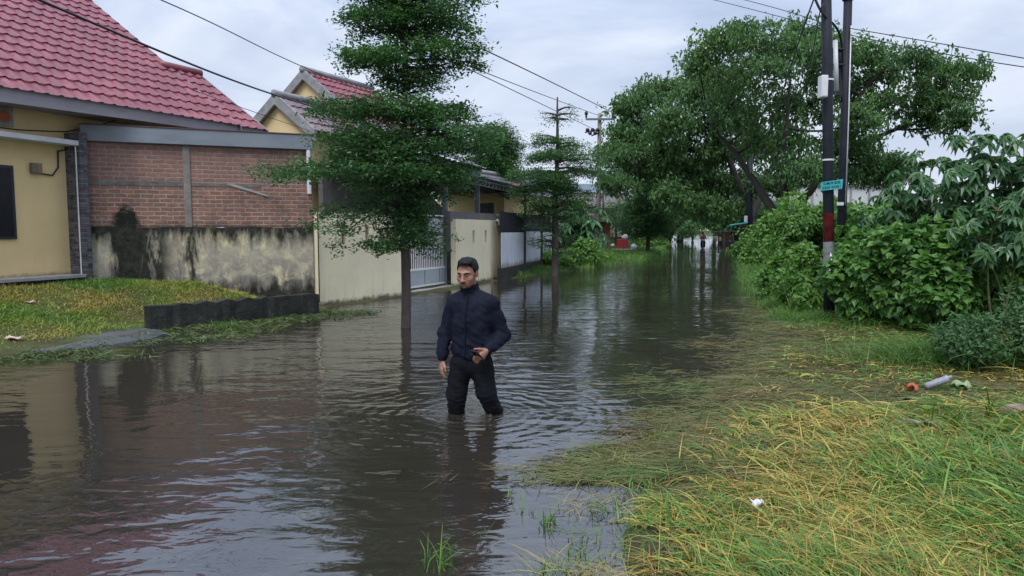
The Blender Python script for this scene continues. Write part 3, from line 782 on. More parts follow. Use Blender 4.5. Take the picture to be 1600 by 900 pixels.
Geo().box(-.06, WL + .02, -.07, .24, 3.245, 3.54).build('coping', M['grey_paint'], bw, world=False, bevel=.008)
Geo().box(-.07, WL + .03, -.085, .25, 3.542, 3.56).build('coping_lip', simple('coping_rust', (.10, .05, .05), .7, .3), bw, world=False)
px_ = wx_(483); Geo().tube([(px_, -.03, 2.35), (px_, -.03, 3.24)], .045, 10).build('downpipe', M['plate_white'], bw, world=False)

# ---------------- black kerb wall
K0, K1 = g(236, 519), g(500, 491); kd = unit(K1 - K0); KL = float(np.linalg.norm(K1 - K0))
kb = Geo(); ns = 26
for k in range(ns):
    a = k / ns * KL; b = (k + 1) / ns * KL
    za = .40 + .018 * math.sin(k * 1.9) + .012 * math.sin(k * 4.1); zb = .40 + .018 * math.sin((k + 1) * 1.9) + .012 * math.sin((k + 1) * 4.1)
    ya = .01 * math.sin(k * 2.7); yb = .01 * math.sin((k + 1) * 2.7)
    kb.hexa([(a, ya, -.3), (b, yb, -.3), (b, .24, -.3), (a, .24, -.3)], [(a, ya + .02, za), (b, yb + .02, zb), (b, .22, zb), (a, .22, za)])
o = kb.build('retaining_kerb', M['kerb'], None, world=False); o.location = tuple(K0); o.rotation_euler = (0, 0, math.atan2(kd[1], kd[0]))
tag(o, 'low black mossy concrete kerb between the yard grass and the flood water', 'kerb')
# wet grey slab at its foot
sl_ = g(215, 527); 
sg = Geo(); pts = [g(-40, 552, .03), g(120, 545, .03), g(232, 530, .03), g(262, 520, .035), g(236, 512, .05), g(150, 518, .06), g(100, 533, .06), g(-40, 540, .06)]
sg.prism(pts, (0, 0, 0), (0, 0, -.14)); o = sg.build('concrete_slab', simple('wet_slab', (.085, .09, .10), .35, .25, 3, .4, 20, .01), None, fixn=True)
tag(reorigin(o), 'wet grey concrete slab at the water edge by the yard grass', 'slab')

# ---------------- cream fence and gate
F0, F1 = g(499, 480), g(640, 462); fd = unit(F1 - F0); FL = float(np.linalg.norm(F1 - F0)); frz = math.atan2(fd[1], fd[0])
fw = thing('fence_wall', 'cream painted garden wall with narrow slots beside the white gate', 'wall', F0, frz)
def onwall(A, d, px, py=400):
    r = ray(px, py); return float(np.linalg.solve(np.array([[r[0], -d[0]], [r[1], -d[1]]]), A[:2])[1])
slots = []
for (a, b) in ((535, 541.5), (571.5, 577.5), (604, 609)):
    x0, x1 = onwall(F0, fd, a), onwall(F0, fd, b); slots.append((x0, x1))
def slotted(x0, x1, y0, y1, z0, z1, slots, s0, s1):
    gq = Geo(); gq.box(x0, x1, y0, y1, z0, s0); gq.box(x0, x1, y0, y1, s1, z1); c = x0
    for (a, b) in slots: gq.box(c, a, y0, y1, s0, s1); c = b
    gq.box(c, x1, y0, y1, s0, s1); return gq
slotted(0, FL, 0, .14, -.35, 1.98, slots, 1.30, 1.70).build('wall_panel', M['cream'], fw, world=False)
sb = Geo()
for (a, b) in slots: sb.box(a - .02, b + .02, .142, .17, 1.26, 1.74)
sb.build('slot_backing', M['wood_grey'], fw, world=False)
Geo().tube([(-.012, -.02, 0.1), (-.012, -.02, 1.98)], .012, 6).build('corner_edge', M['kerb'], fw, world=False)
# gate
G0, G1 = g(639, 457), g(708, 446); gd = unit(G1 - G0); GL = float(np.linalg.norm(G1 - G0))
gt = thing('gate', 'white steel sliding gate with vertical bars over a grey panel', 'gate', G0, math.atan2(gd[1], gd[0]))
D0, D1 = G0[1], G1[1]
zb0 = .12; zp = 1.6 + (360 - 419) / F * (D0 + D1) / 2; zt_ = 2.0
fr = Geo()
for (a, b, z) in ((0, GL, zb0), (0, GL, zp), (0, GL, 1.42), (0, GL, zt_)): fr.box(a, b, 0, .05, z - .025, z + .025)
for x in (0, GL): fr.box(x - .03, x + .03, -.003, .053, zb0 - .04, zt_ + .03)
fr.build('gate_frame', M['white_paint'], gt, world=False)
bars = Geo(); nb_ = 26
for k in range(1, nb_): bars.box(k * GL / nb_ - .009, k * GL / nb_ + .009, .015, .035, zp + .026, zt_ - .026)
bars.build('bars', M['white_paint'], gt, world=False)
pnl = Geo()
for k in range(3): pnl.box(k * GL / 3 + .035, (k + 1) * GL / 3 - .006, .01, .04, zb0 + .026, zp - .026)
pnl.build('gate_panel', M['gate_panel'], gt, world=False)
Geo().box(.03, GL - .03, .06, .07, 1.12, 1.95).build('privacy_sheet', simple('sheet', (.36, .38, .40), .6, .15, 2, .2), gt, world=False)
Geo().box(GL + .10, GL + .17, .0, .07, -.3, 1.5).build('gate_post', M['dark_metal'], gt, world=False)
Geo().box(GL + .03, GL + .10, .02, .04, 1.36, 1.40).build('latch', M['white_paint'], gt, world=False)
o = Geo().box(-.4, GL + .5, -.35, .1, -.3, .055).build('gate_sill', M['concrete'], None, world=False); o.location = tuple(G0); o.rotation_euler = (0, 0, math.atan2(gd[1], gd[0]))
tag(o, 'low wet concrete sill under the white steel gate', 'sill')
# second cream wall, two slots
P0, P1 = g(713, 449), g(782, 436); pd_ = unit(P1 - P0); PL = float(np.linalg.norm(P1 - P0)); prz = math.atan2(pd_[1], pd_[0])
f2 = thing('fence_wall', 'short cream wall with two slots between white gate and zinc fence', 'wall', P0, prz)
sl2 = [(onwall(P0, pd_, a), onwall(P0, pd_, b)) for a, b in ((738.5, 742), (757.5, 761))]
slotted(0, PL, 0, .16, -.35, 1.92, sl2, 1.22, 1.60).build('wall_panel', M['cream'], f2, world=False)
sb = Geo()
for (a, b) in sl2: sb.box(a - .02, b + .02, .162, .19, 1.2, 1.62)
sb.build('slot_backing', M['wood_grey'], f2, world=False)
Geo().box(.0, PL, .165, .30, 1.0, 2.14).build('rear_wall', M['dark_wall'], f2, world=False)
vq = Geo(); vq.ball((PL - .28, -.08, 1.82), (.10, .10, .10)); vq.tube([(PL - .42, -.03, 1.93), (PL - .28, -.08, 1.82), (PL - .22, -.10, 1.66)], .05, 8)
vq.build('wall_lamp', M['concrete'], f2, True, world=False)
stk = Geo(); a = g(768, 452, 0); stk.tube([a - UP * .3, a + np.array([.02, 0, .5]), a + np.array([.0, 0, .98])], [.025, .022, .018], 6)
o = stk.build('stake', M['wood_grey'], None, True); tag(reorigin(o), 'thin wooden stake standing in water by the short cream wall', 'stake')

# arched grey garage wall behind the gate
A0 = at(505, 330, 18.6); A1 = at(716, 330, 24.5); A0[2] = A1[2] = 0; ad = unit(A1 - A0); AL = float(np.linalg.norm(A1 - A0))
gw = Geo(); N = 16
prof = [(0, 0.0)] + [(AL * k / N, 3.0 - 1.0 * (smooth(.62, 1.0, k / N))) for k in range(N + 1)] + [(AL, 0.0)]
for k in range(1, N + 1):
    (xa, za), (xb, zb) = prof[k], prof[k + 1]
    gw.hexa([(xa, 0, 0), (xb, 0, 0), (xb, .15, 0), (xa, .15, 0)], [(xa, 0, za), (xb, 0, zb), (xb, .15, zb), (xa, .15, za)])
o = gw.build('garage_wall', M['dark_wall'], None, world=False); o.location = tuple(A0); o.rotation_euler = (0, 0, math.atan2(ad[1], ad[0]))
tag(o, 'dark grey garage wall with a curved top behind the white gate', 'wall')

# ---------------- zinc fence with dark netting
C0, C1 = g(783, 439), g(862, 418); cd = unit(C1 - C0); CL = float(np.linalg.norm(C1 - C0)); crz = math.atan2(cd[1], cd[0])
zf = thing('zinc_fence', 'white corrugated zinc fence below dark netting on a concrete footing', 'fence', C0, crz)
Geo().box(0, CL, -.06, .12, -.35, .40).build('footing', M['kerb'], zf, world=False)
def corr(x0, x1, z0, z1, y=0, per=.11, amp=.016):
    n = int((x1 - x0) / per * 6); xs = np.linspace(x0, x1, n + 1); ys = y + amp * np.cos(xs / per * 2 * math.pi)
    V = np.concatenate([np.stack([xs, ys, np.full_like(xs, z0)], -1), np.stack([xs, ys, np.full_like(xs, z1)], -1)])
    j = np.arange(n); return V, np.stack([j, j + 1, j + n + 2, j + n + 1], -1)
spl = [0, CL * .37, CL * .72, CL]
for k in range(3):
    V, Q = corr(spl[k] + .02, spl[k + 1] - .02, .40 + .03 * k, 1.53 + .03 * (k % 2)); Geo().add(V, Q).build('zinc_sheet', M['zinc'], zf, True, world=False)
V, Q = corr(0.01, CL - .01, 1.50, 2.20, .05, .3, .006); Geo().add(V, Q).build('netting', M['black_tarp'], zf, True, world=False)
for k, x in enumerate((spl[1], spl[2], CL)):
    Geo().tube([(x, -.05, -.3), (x, -.05, 3.15)], .045, 8).build('post', M['dark_metal'], zf, world=False)
# ---------------- carport canopy behind the fence
cn = C0 * 1; cin = np.array([-cd[1], cd[0], 0])
cpz = thing('carport', 'dark steel carport with grey tiled hood and open trusses behind the cream wall', 'carport', P0, crz)
def cq(x, y, z): return P0 + cd * x + cin * y + UP * z
Lc = float((C1 - P0) @ cd)
Geo().box(-2.2, Lc + .3, .1, 4.2, 3.22, 3.30).build('canopy_sheet', M['dark_metal'], cpz, world=False)
trs = Geo()
for y in (.12, 1.4, 2.7, 4.1):
    for z in (3.02, 3.18): trs.box(-2.2, Lc + .3, y - .015, y + .015, z - .015, z + .015)
    for k in range(30):
        x = -2.2 + (Lc + 2.5) * k / 30; trs.tube([(x, y, 3.02), (x + (Lc + 2.5) / 60, y, 3.18), (x + (Lc + 2.5) / 30, y, 3.02)], .010, 4, False)
for k in range(7):
    x = -2.0 + (Lc + 2.0) * k / 6; trs.box(x - .015, x + .015, .1, 4.2, 3.10, 3.13)
trs.build('truss', M['steel_grey'], cpz, world=False)
bm_ = Geo().box(-2.4, 2.3, -.02, .09, 3.20, 3.42); bm_.build('beam', M['steel_grey'], cpz, world=False)
for (x, y) in ((PL - .25, .36), (.22, .36), (Lc * .55, 3.9), (Lc + .1, 3.9)):
    Geo().box(x - .07, x + .07, y - .03, y + .11, .0, 3.2).build('post', M['steel_grey'], cpz, world=False)
sh = unit(cin * 2.6 + UP * 1.15)
hg = Geo(); hg.add(*tile_sheet(cq(0, -.25, 3.46), cd, sh, -2.6, 2.2, 2.9)); hg.build('tiled_hood', M['roof_grey'], cpz)
for k in range(10):
    x = -2.3 + k * .48; Geo().box(x - .05, x + .05, -.15, .5, 3.425, 3.50).build('rafter', M['dark_metal'], cpz, world=False)

# ---------------- houses further along
def gable(root, A, p, d, w, drop, length, ovh=.10, wallz=None, wall='peach_far', tile='roof_red', roofname='roof', base=0.0):
    """A = apex at the near gable; p = across (to the right), d = along the ridge (away)"""
    A = np.asarray(A, float)
    rf = Geo()
    for sg in (1, -1):
        e = A + p * sg * w - UP * drop; s = unit(A - e); L = float(np.linalg.norm(A - e))
        V, Q = tile_sheet(e - d * ovh, d, s, 0, length + 2 * ovh, L, step=.035); rf.add(V, Q)
    r = rf.build(roofname, M[tile], root)
    bb = Geo()
    for sg in (1, -1):
        e = A + p * sg * (w + .05) - UP * (drop + .05 * drop / w); o_ = -d * (ovh + .06); k = UP * .24; tk = d * .09
        P = [e + o_ - k, A + o_ - k, A + o_ + tk - k, e + o_ + tk - k]; T = [q + k * 1.25 for q in P]
        bb.hexa(P, T)
    bb.build('barge_board', M['grey_verge'], r, fixn=True)
    rc = Geo(); rc.tube([A - d * (ovh + .08) + UP * .05, A + d * (length + ovh) + UP * .05], .10, 8); rc.build('ridge_cap', M['grey_verge'], r, True)
    wl = Geo(); wi = w - .25; dz = drop * (wi / w)
    zb = base - A[2] if False else None
    l, rr_ = A - p * wi - UP * dz, A + p * wi - UP * dz
    lb, rb = l.copy(), rr_.copy(); lb[2] = base; rb[2] = base
    top = A - UP * .08; l = l - UP * .08; rr_ = rr_ - UP * .08
    wl.prism([lb, rb, rr_, top, l], (0, 0, 0), d * (length)); wl.build('gable_wall', M[wall], root, fixn=True)
    return r
M['roof_mauve'] = roof_red('mauve_roof_tile', (.13, .085, .10), (.19, .12, .14))
d2 = unit(np.array([.46, .89, 0])); p2 = np.array([d2[1], -d2[0], 0])
hA = at(478, 112, 21.5); hB = at(435, 150, 19.6)
h2 = thing('house', 'peach house with two stepped grey-edged gables behind the brick wall', 'house', (hA[0], hA[1], 0), math.atan2(d2[1], d2[0]))
gable(h2, hA, p2, d2, 2.1, 1.62, 3.0)
gable(h2, hB, p2, d2, 1.35, 1.02, 1.75, tile='roof_mauve')
h3A = at(775, 262, 33); h3 = thing('house', 'cream bungalow with red awning roof beyond the dark carport', 'house', (h3A[0], h3A[1], 0), math.atan2(d2[1], d2[0]))
gable(h3, at(735, 268, 31), p2, d2, 1.9, 1.0, 5.0, base=.3, tile='roof_grey')
wq = at(728, 325, 30.2)
ww = Geo().box(-1.0, -.4, .9, 1.9, 1.4, 2.2)
aw = Geo(); a = at(755, 302, 29.6); aw.hexa([a, a + p2 * 1.3, a + p2 * 1.3 + d2 * .9 + UP * .35, a + d2 * .9 + UP * .35], [a + UP * .05, a + p2 * 1.3 + UP * .05, a + p2 * 1.3 + d2 * .9 + UP * .40, a + d2 * .9 + UP * .40]); aw.build('awning', M['roof_red'], h3, fixn=True)
a = at(748, 338, 29.9); wn = Geo(); wn.hexa([a, a + p2 * .7, a + p2 * .7 + d2 * .1, a + d2 * .1], [a + UP * .55, a + p2 * .7 + UP * .55, a + p2 * .7 + d2 * .1 + UP * .55, a + d2 * .1 + UP * .55]); wn.build('window', M['glass_dark'], h3, fixn=True)
a = at(742, 337, 29.6); wn = Geo(); wn.hexa([a, a + p2 * 1.0, a + p2 * 1.0 + d2 * .4, a + d2 * .4], [a + UP * .06, a + p2 * 1.0 + UP * .06, a + p2 * 1.0 + d2 * .4 + UP * .06, a + d2 * .4 + UP * .06]); wn.build('window_canopy', M['canopy_white'], h3, fixn=True)
h4A = at(846, 303, 39); h4 = thing('house', 'orange-cream house wall showing over the dark netting fence', 'house', (h4A[0], h4A[1], 0), math.atan2(d2[1], d2[0]))
q0 = at(815, 303, 38); q1 = at(862, 303, 39.5); dd_ = unit((q1 - q0) * [1, 1, 0])
Lq = float(np.linalg.norm((q1 - q0)[:2])); o4 = Geo(); per = np.array([-dd_[1], dd_[0], 0])
b0 = q0.copy(); b0[2] = 0
o4.hexa([b0, b0 + dd_ * Lq, b0 + dd_ * Lq + per * 5, b0 + per * 5], [b0 + UP * q0[2], b0 + dd_ * Lq + UP * q0[2], b0 + dd_ * Lq + per * 5 + UP * q0[2], b0 + per * 5 + UP * q0[2]])
o4.build('wall', M['peach_far'], h4, fixn=True)
r4 = Geo(); t0 = b0 + UP * (q0[2] + .01) - dd_ * .4 - per * .4; V, Q = tile_sheet(t0, dd_, unit(per + UP * .5), 0, Lq + .8, 3.2); r4.add(V, Q); r4.build('roof', M['roof_grey'], h4)
# brown sheet roofs beyond the second street tree
def shack(name, label, px0, px1, pyt, pye, Dd, matr, wallm, cat='house', depth=5, drop=None):
    a = at(px0, pye, Dd); b = at(px1, pye, Dd + 1.5); zt = at((px0 + px1) / 2, pyt, Dd + depth)[2]
    dq = unit((b - a) * [1, 1, 0]); pq = np.array([-dq[1], dq[0], 0]); Lq = float(np.linalg.norm((b - a)[:2])); b0 = a.copy(); b0[2] = 0
    r = thing(name, label, cat, b0, math.atan2(dq[1], dq[0]))
    Geo().box(0, Lq, .3, depth, -.2, a[2]).build('wall', M[wallm], r, world=False)
    s = unit(pq * depth + UP * (zt - a[2])); V, Q = tile_sheet(a - dq * .3 + UP * .02, dq, s, 0, Lq + .6, math.hypot(depth, zt - a[2]), wave=.25, row=.6, step=.02)
    Geo().add(V, Q).build('roof', M[matr], r)
    dr = Geo().box(Lq * .35, Lq * .35 + .8, .27, .299, -.1, 1.9); dr.build('door', M['brown_wood'], r, world=False)
    return r
shack('house', 'low house with rusty sheet roof behind the big-leaved plant', 868, 925, 318, 336, 42, 'rust', 'dark_wall')
shack('house', 'brown-roofed house left of the concrete utility pole base', 885, 940, 292, 322, 56, 'brown_roof', 'dark_wall')
shack('house', 'house with pale grey sheet roof right of the concrete utility pole', 938, 975, 302, 324, 66, 'brown_roof', 'concrete')
shack('building', 'distant hall with wide blue-grey roof rising over the far houses', 905, 985, 287, 300, 95, 'blue_roof', 'concrete', 'building', 14)
# white block building on the right
wb0 = at(1236, 345, 63); wb1 = at(1384, 345, 68); bq = unit((wb1 - wb0) * [1, 1, 0]); BL = float(np.linalg.norm((wb1 - wb0)[:2])); wb0[2] = 0
zt = at(1300, 290, 65)[2]
wbt = thing('warehouse', 'white block warehouse with panelled side beyond the right-hand trees', 'building', wb0, math.atan2(bq[1], bq[0]))
Geo().box(0, BL, 0, 3.5, -.2, zt).build('wall', M['white_block'], wbt, world=False)
rb = Geo()
for k in range(6): rb.box(k * BL / 5 - .12, k * BL / 5 + .12, -.06, -.003, -.2, zt)
for z in (1.4, 2.6, 3.7): rb.box(.12, BL - .12, -.03, -.004, z - .03, z + .03)
rb.build('panel_joints', M['concrete'], wbt, world=False)
Geo().box(-.2, BL + .2, -.2, 3.7, zt, zt + .22).build('roof_edge', M['concrete'], wbt, world=False)

# ---------------- stall on the left bank with its load
st0 = g(930, 395); st0 = at(932, 388, 48); st0[2] = 0.1
stl = thing('roadside_stall', 'narrow board stall with pale papers pasted on its front', 'stall', st0, R_(15))
Geo().box(-1.0, -.35, 0, .05, 0, 2.05).build('zinc_side', M['steel_grey'], stl, world=False)
Geo().box(-.32, .55, -.02, 1.2, 0, 1.95).build('front_board', M['brown_wood'], stl, world=False)
Geo().box(.56, .95, -.04, 1.2, 0, 2.05).build('side_board', M['rust'], stl, world=False)
pp_ = Geo()
for k, (x, z, w_, h_) in enumerate(((-.1, 1.55, .34, .32), (.25, 1.6, .3, .3), (-.12, 1.18, .32, .26), (.26, 1.12, .36, .28))): pp_.box(x - w_ / 2, x + w_ / 2, -.03, -.022, z - h_ / 2, z + h_ / 2)
pp_.build('papers', M['plate_white'], stl, world=False)
Geo().box(-1.2, 1.3, -.6, 1.6, 2.06, 2.14).build('stall_roof', M['brown_roof'], stl, world=False)
def fold_(V, r): return np.array([p + p * .35 * mnoise.noise(Vector(p) * 9 + Vector((r * 31, 0, 0))) + np.array([0, 0, .12 * r * mnoise.noise(Vector(p) * 22)]) for p in V])
ben = thing('bench', 'pale plank bench at the flood edge beside the board stall', 'bench', st0 + [1.75, -.9, -.05], R_(15))
Geo().box(-.75, .75, -.2, .25, .28, .34).build('seat', M['canopy_white'], ben, world=False)
for sx in (-.62, .62):
    Geo().box(sx - .05, sx + .05, -.15, .2, -.2, .279).build('leg', M['wood_grey'], ben, world=False)
cl = Geo().box(-.38, .3, -.2, .22, 0, .62); o = cl.build('cooler_box', M['red_plastic'], None, world=False, bevel=.03); o.location = tuple(st0 + [1.65, -.88, .29]); o.rotation_euler[2] = R_(15)
tag(o, 'red box standing on the pale plank bench by the stall', 'box')
for (dx, dz, r, lab) in ((2.35, .28, .28, 'white filled sack at the right end of the plank bench'), (1.05, .40, .18, 'white bundle leaning between red box and board stall'), (1.75, .915, .26, 'pale bundle lying on top of the red box')):
    b = Geo(); b.ball((0, 0, r * .55), (r * .8, r * .6, r * .6), 20, 14); b.V = [fold_(v, r) for v in b.V]; o = b.build('sack', M['bag_white'], None, True, world=False); o.location = tuple(st0 + [dx, -.88 if dx > 1.2 else -.2, dz])
    tag(o, lab, 'sack')
tp = Geo(); tp.hexa([(0, 0, 0), (1.2, 0, -.1), (1.2, .8, -.1), (0, .8, 0)], [(0, 0, .03), (1.2, 0, -.07), (1.2, .8, -.07), (0, .8, .03)])
o = tp.build('tarpaulin', M['blue_plastic'], None, world=False); o.location = tuple(st0 + [1.0, .1, 1.95]); tag(o, 'small blue tarpaulin hung beside the board stall', 'tarpaulin')
# low earthen wall stub behind the tree, and debris slab
o = Geo().box(-1.6, 1.6, 0, .3, -.3, 1.0).build('low_wall', simple('mud_wall', (.13, .11, .09), .9, .4, 2, .6, 14, .03), None, world=False); q = at(893, 395, 36); o.location = (q[0], q[1], 0); o.rotation_euler[2] = R_(55); tag(o, 'stained low garden wall below the big-leaved plant', 'wall')
ds = Geo(); q = g(842, 421, .05); ds.hexa([q, q + [1.3, .5, 0], q + [1.1, 1.0, .02], q + [-.1, .6, .02]], [q + UP * .05, q + [1.3, .5, .06], q + [1.1, 1.0, .1], q + [-.1, .6, .08]])
o = ds.build('floating_board', M['concrete'], None, fixn=True); tag(reorigin(o), 'grey board floating near the left weedy bank', 'board')

# ================================================================== POLES AND CABLES
def pole(name, label, base, topv, r0, r1, mat, cat='utility pole'):
    base = np.asarray(base, float); topv = np.asarray(topv, float)
    r = thing(name, label, cat, base)
    Geo().tube([base - UP * .6, base * .5 + topv * .5, topv], [r0, (r0 + r1) / 2, r1], 16).build('pole_shaft', M[mat], r, True)
    return r
def paint_pole():
    t = NT('painted_steel_pole'); v = t.coord(); x, y, z = t.xyz(v)
    n = t.noise(v, 9, 6, .65); n2 = t.noise(v, 3, 4, .6)
    zz = t.math('ADD', z, t.math('MULTIPLY', t.math('SUBTRACT', n, .5), .10))
    blk = t.ramp(n2, [(.3, (.012, .015, .023)), (.7, (.026, .031, .044))])
    red = t.ramp(n, [(.35, (.05, .012, .014)), (.6, (.20, .022, .028))])
    wht = t.ramp(n, [(.32, (.05, .05, .055)), (.46, (.50, .51, .52))])
    f_red = t.math('MULTIPLY', t.math('GREATER_THAN', zz, 1.35), t.math('LESS_THAN', zz, 1.86))
    f_wht = t.math('MULTIPLY', t.math('GREATER_THAN', zz, .72), t.math('LESS_THAN', zz, 1.35))
    c = t.mix(f_red, blk, red); c = t.mix(f_wht, c, wht)
    t.pr(c, .6, 0, t.bump(n, .2, .004), .2); return t.m
M['pole_painted'] = paint_pole()
b1 = at(1298, 499, 12.6); b1[2] = height(b1[0:1], b1[1:2])[0]; t1 = at(1291, 0, 12.6); t1 = b1 + (t1 - b1) * 1.5
p1 = pole('utility_pole', 'black utility pole with red and white painted bands and turquoise sign', b1, t1, .095, .08, 'pole_painted')
b2 = at(1311, 497, 13.6); b2[2] = height(b2[0:1], b2[1:2])[0]; t2 = at(1325, 0, 13.6); t2 = b2 + (t2 - b2) * 1.02
p2_ = pole('utility_pole', 'plain black utility pole leaning right close behind the painted pole', b2, t2, .085, .075, 'pole_black')
Geo().tube([t2 - UP * .12, t2 + UP * .03], .10, 12).build('pole_cap', M['dark_metal'], p2_, True)
def on(px, py, D): return at(px, py, D)
bx = on(1287, 135, 12.45)
bxg = Geo(); bxg.box(bx[0] - .065, bx[0] + .05, bx[1] - .07, bx[1] + .1, bx[2] - .19, bx[2] + .18); jb = bxg.build('junction_box', M['plate_white'], p1, bevel=.012)
lk = Geo(); lk.box(bx[0] - .045, bx[0] + .03, bx[1] - .078, bx[1] - .0705, bx[2] - .17, bx[2] - .05); lk.build('box_lid', M['canopy_white'], jb)
for (py) in (125, 250):
    q = on(1294, py, 12.6); Geo().tube([q - UP * .015, q + UP * .015], .096, 16, False).build('strap', M['plate_white'], p1)
sc = Geo(); a, b = on(1305, 63, 12.9), on(1307, 142, 12.9); sc.tube([a, b], .04, 12); spl_ = sc.build('splice_case', M['plate_white'], p2_, True)
br_ = Geo()
for py in (76, 100): 
    q = on(1302, py, 12.9); br_.box(q[0] - .1, q[0] + .22, q[1] - .0, q[1] + .5, q[2] - .012, q[2] + .012)
br_.build('bracket', M['dark_metal'], p2_)
dk = Geo(); a, b = on(1312, 75, 13.2), on(1313, 150, 13.2); dk.box(a[0] - .05, a[0] + .05, a[1] - .05, a[1] + .05, b[2], a[2]); dk.build('dark_case', M['dark_metal'], p2_, bevel=.01)
cdt = Geo(); cdt.tube([on(1330, 40, 13.5), on(1326, 180, 13.5), on(1321, 320, 13.5)], .011, 6); cdt.build('conduit', M['plate_white'], p2_, True)
wp = on(1313, 318, 13.45); Geo().box(wp[0] - .06, wp[0] + .06, wp[1] - .01, wp[1] + .02, wp[2] - .035, wp[2] + .025).build('number_plate', M['plate_white'], p2_)
strp = Geo(); strp.tube([on(1299, 395, 12.49), on(1296, 448, 12.49)], .018, 6); strp.build('plank_strip', M['plate_white'], p1, True)
# hand-lettered turquoise sign
t = NT('turquoise_paint'); v = t.coord(); n = t.noise(v, 9, 5, .6)
t.pr(t.ramp(n, [(.3, (.035, .30, .34)), (.7, (.06, .40, .43))]), .55, 0, None, .3); M['turq'] = t.m
s0, s1 = on(1283, 291, 12.47), on(1317, 287.5, 12.47); sd = unit(s1 - s0); sw = float(np.linalg.norm(s1 - s0)); shh = .155
sgt = thing('sign', 'small turquoise hand-lettered board nailed to the painted pole', 'sign', s0 - UP * shh / 2)
sg = Geo(); nrm = np.array([0, -1.0, 0]); su = unit(np.cross(np.cross(sd, nrm), sd) ) if False else UP
c0 = s0 - UP * (shh / 2)
fx = .012
sg.hexa([c0, c0 + sd * sw * .97 , c0 + sd * sw * .97 - nrm * fx, c0 - nrm * fx], [c0 + UP * shh * .95 - sd * -.005, c0 + sd * sw + UP * shh * 1.05, c0 + sd * sw + UP * shh * 1.05 - nrm * fx, c0 + UP * shh * .95 - nrm * fx])
sg.build('board', M['turq'], sgt, fixn=True)
M['ink'] = simple('sign_ink', (.008, .05, .07), .6, .1, 5, 0)
def text(body, loc, h, wid, ang, parent):
    cu = bpy.data.curves.new('lettering', 'FONT'); cu.body = body; cu.size = 1; cu.extrude = .002; cu.align_x = 'CENTER'; cu.align_y = 'CENTER'; cu.offset = .012
    to = bpy.data.objects.new('lettering', cu); C.objects.link(to)
    dg = bpy.context.evaluated_depsgraph_get(); me = bpy.data.meshes.new_from_object(to.evaluated_get(dg)); bpy.data.objects.remove(to)
    n = len(me.vertices); a = np.empty(n * 3, np.float32); me.vertices.foreach_get('co', a); a = a.reshape(-1, 3)
    ex = a.max(0) - a.min(0); a[:, 0] *= wid / ex[0]; a[:, 1] *= h / ex[1]; ca, sa = math.cos(ang), math.sin(ang)
    W = np.stack([a[:, 0] * ca - a[:, 1] * sa, -a[:, 2] * 1.0, a[:, 0] * sa + a[:, 1] * ca], -1) + loc
    W = W - np.array(XF[parent.name].translation)
    me.vertices.foreach_set('co', W.astype(np.float32).ravel()); me.update()
    me.materials.append(M['ink']); o = bpy.data.objects.new('lettering', me); C.objects.link(o); o.parent = parent; return o
ang = math.atan2(sd[2], sd[0]); cm = c0 + sd * sw * .49 + UP * shh * .5 + nrm * .003
text('SUMUR BOR', cm + UP * .037, .046, sw * .80, ang, sgt); text('0255 02451', cm - UP * .035, .046, sw * .84, ang, sgt)

# concrete pole with crossarm, farther poles
cb = at(934, 396, 46); cb[2] = .1; ct = at(937, 177, 46)
p3 = pole('utility_pole', 'grey concrete utility pole with steel crossarm on the left bank', cb, ct, .17, .12, 'pole_concrete')
ca_ = Geo(); a = at(915, 186, 45.8); b = at(960, 184, 45.8); ca_.box(a[0], b[0], a[1] - .05, a[1] + .05, a[2] - .07, a[2] + .05)
ca_.tube([at(945, 186, 45.8), at(939, 195, 45.8)], .03, 5); arm = ca_.build('crossarm', M['steel_grey'], p3)
for px in (916, 959):
    ig = Geo(); q = at(px, 184, 45.8); ig.tube([q, q + UP * .18, q + UP * .2, q + UP * .34, q + UP * .36, q + UP * .42], [.06, .06, .11, .11, .06, .05], 8); ig.build('insulator', M['bark_dark'], arm, True)
rk = Geo()
for k in range(5):
    q = at(934 - k * 4, 203 + (k % 2) * 5, 45.8); rk.ball(q, .13, 8, 6)
a, b = at(936, 202, 45.8), at(914, 207, 45.8); rk.tube([a, b], .05, 6); rk.tube([at(936, 208, 45.8), at(924, 212, 45.8)], .05, 6)
rk.build('cable_rack', M['dark_metal'], p3, True)
cb = at(966, 380, 72); cb[2] = .1; pole('utility_pole', 'distant grey pole standing behind the foliage right of the crossarm pole', cb, at(968, 196, 72), .17, .12, 'pole_concrete')
cb = at(943, 393, 50); cb[2] = .1; pole('utility_pole', 'thin dark pole just right of the concrete crossarm pole', cb, at(942, 266, 50), .06, .05, 'dark_metal')
cb = at(1171, 388, 40); cb[2] = .25; p4 = pole('utility_pole', 'dark pole with white plate in front of the far rain tree trunk', cb, at(1172, 232, 40), .20, .15, 'pole_black')
q = at(1165, 341, 39.7); Geo().box(q[0] - .08, q[0] + .10, q[1] - .02, q[1] + .03, q[2] - .2, q[2] + .14).build('number_plate', M['plate_white'], p4)
cg = Geo(); cg.tube([at(1140, 352, 39.7), at(1168, 348, 39.7)], .045, 6); cg.build('strip', M['turq'], p4)

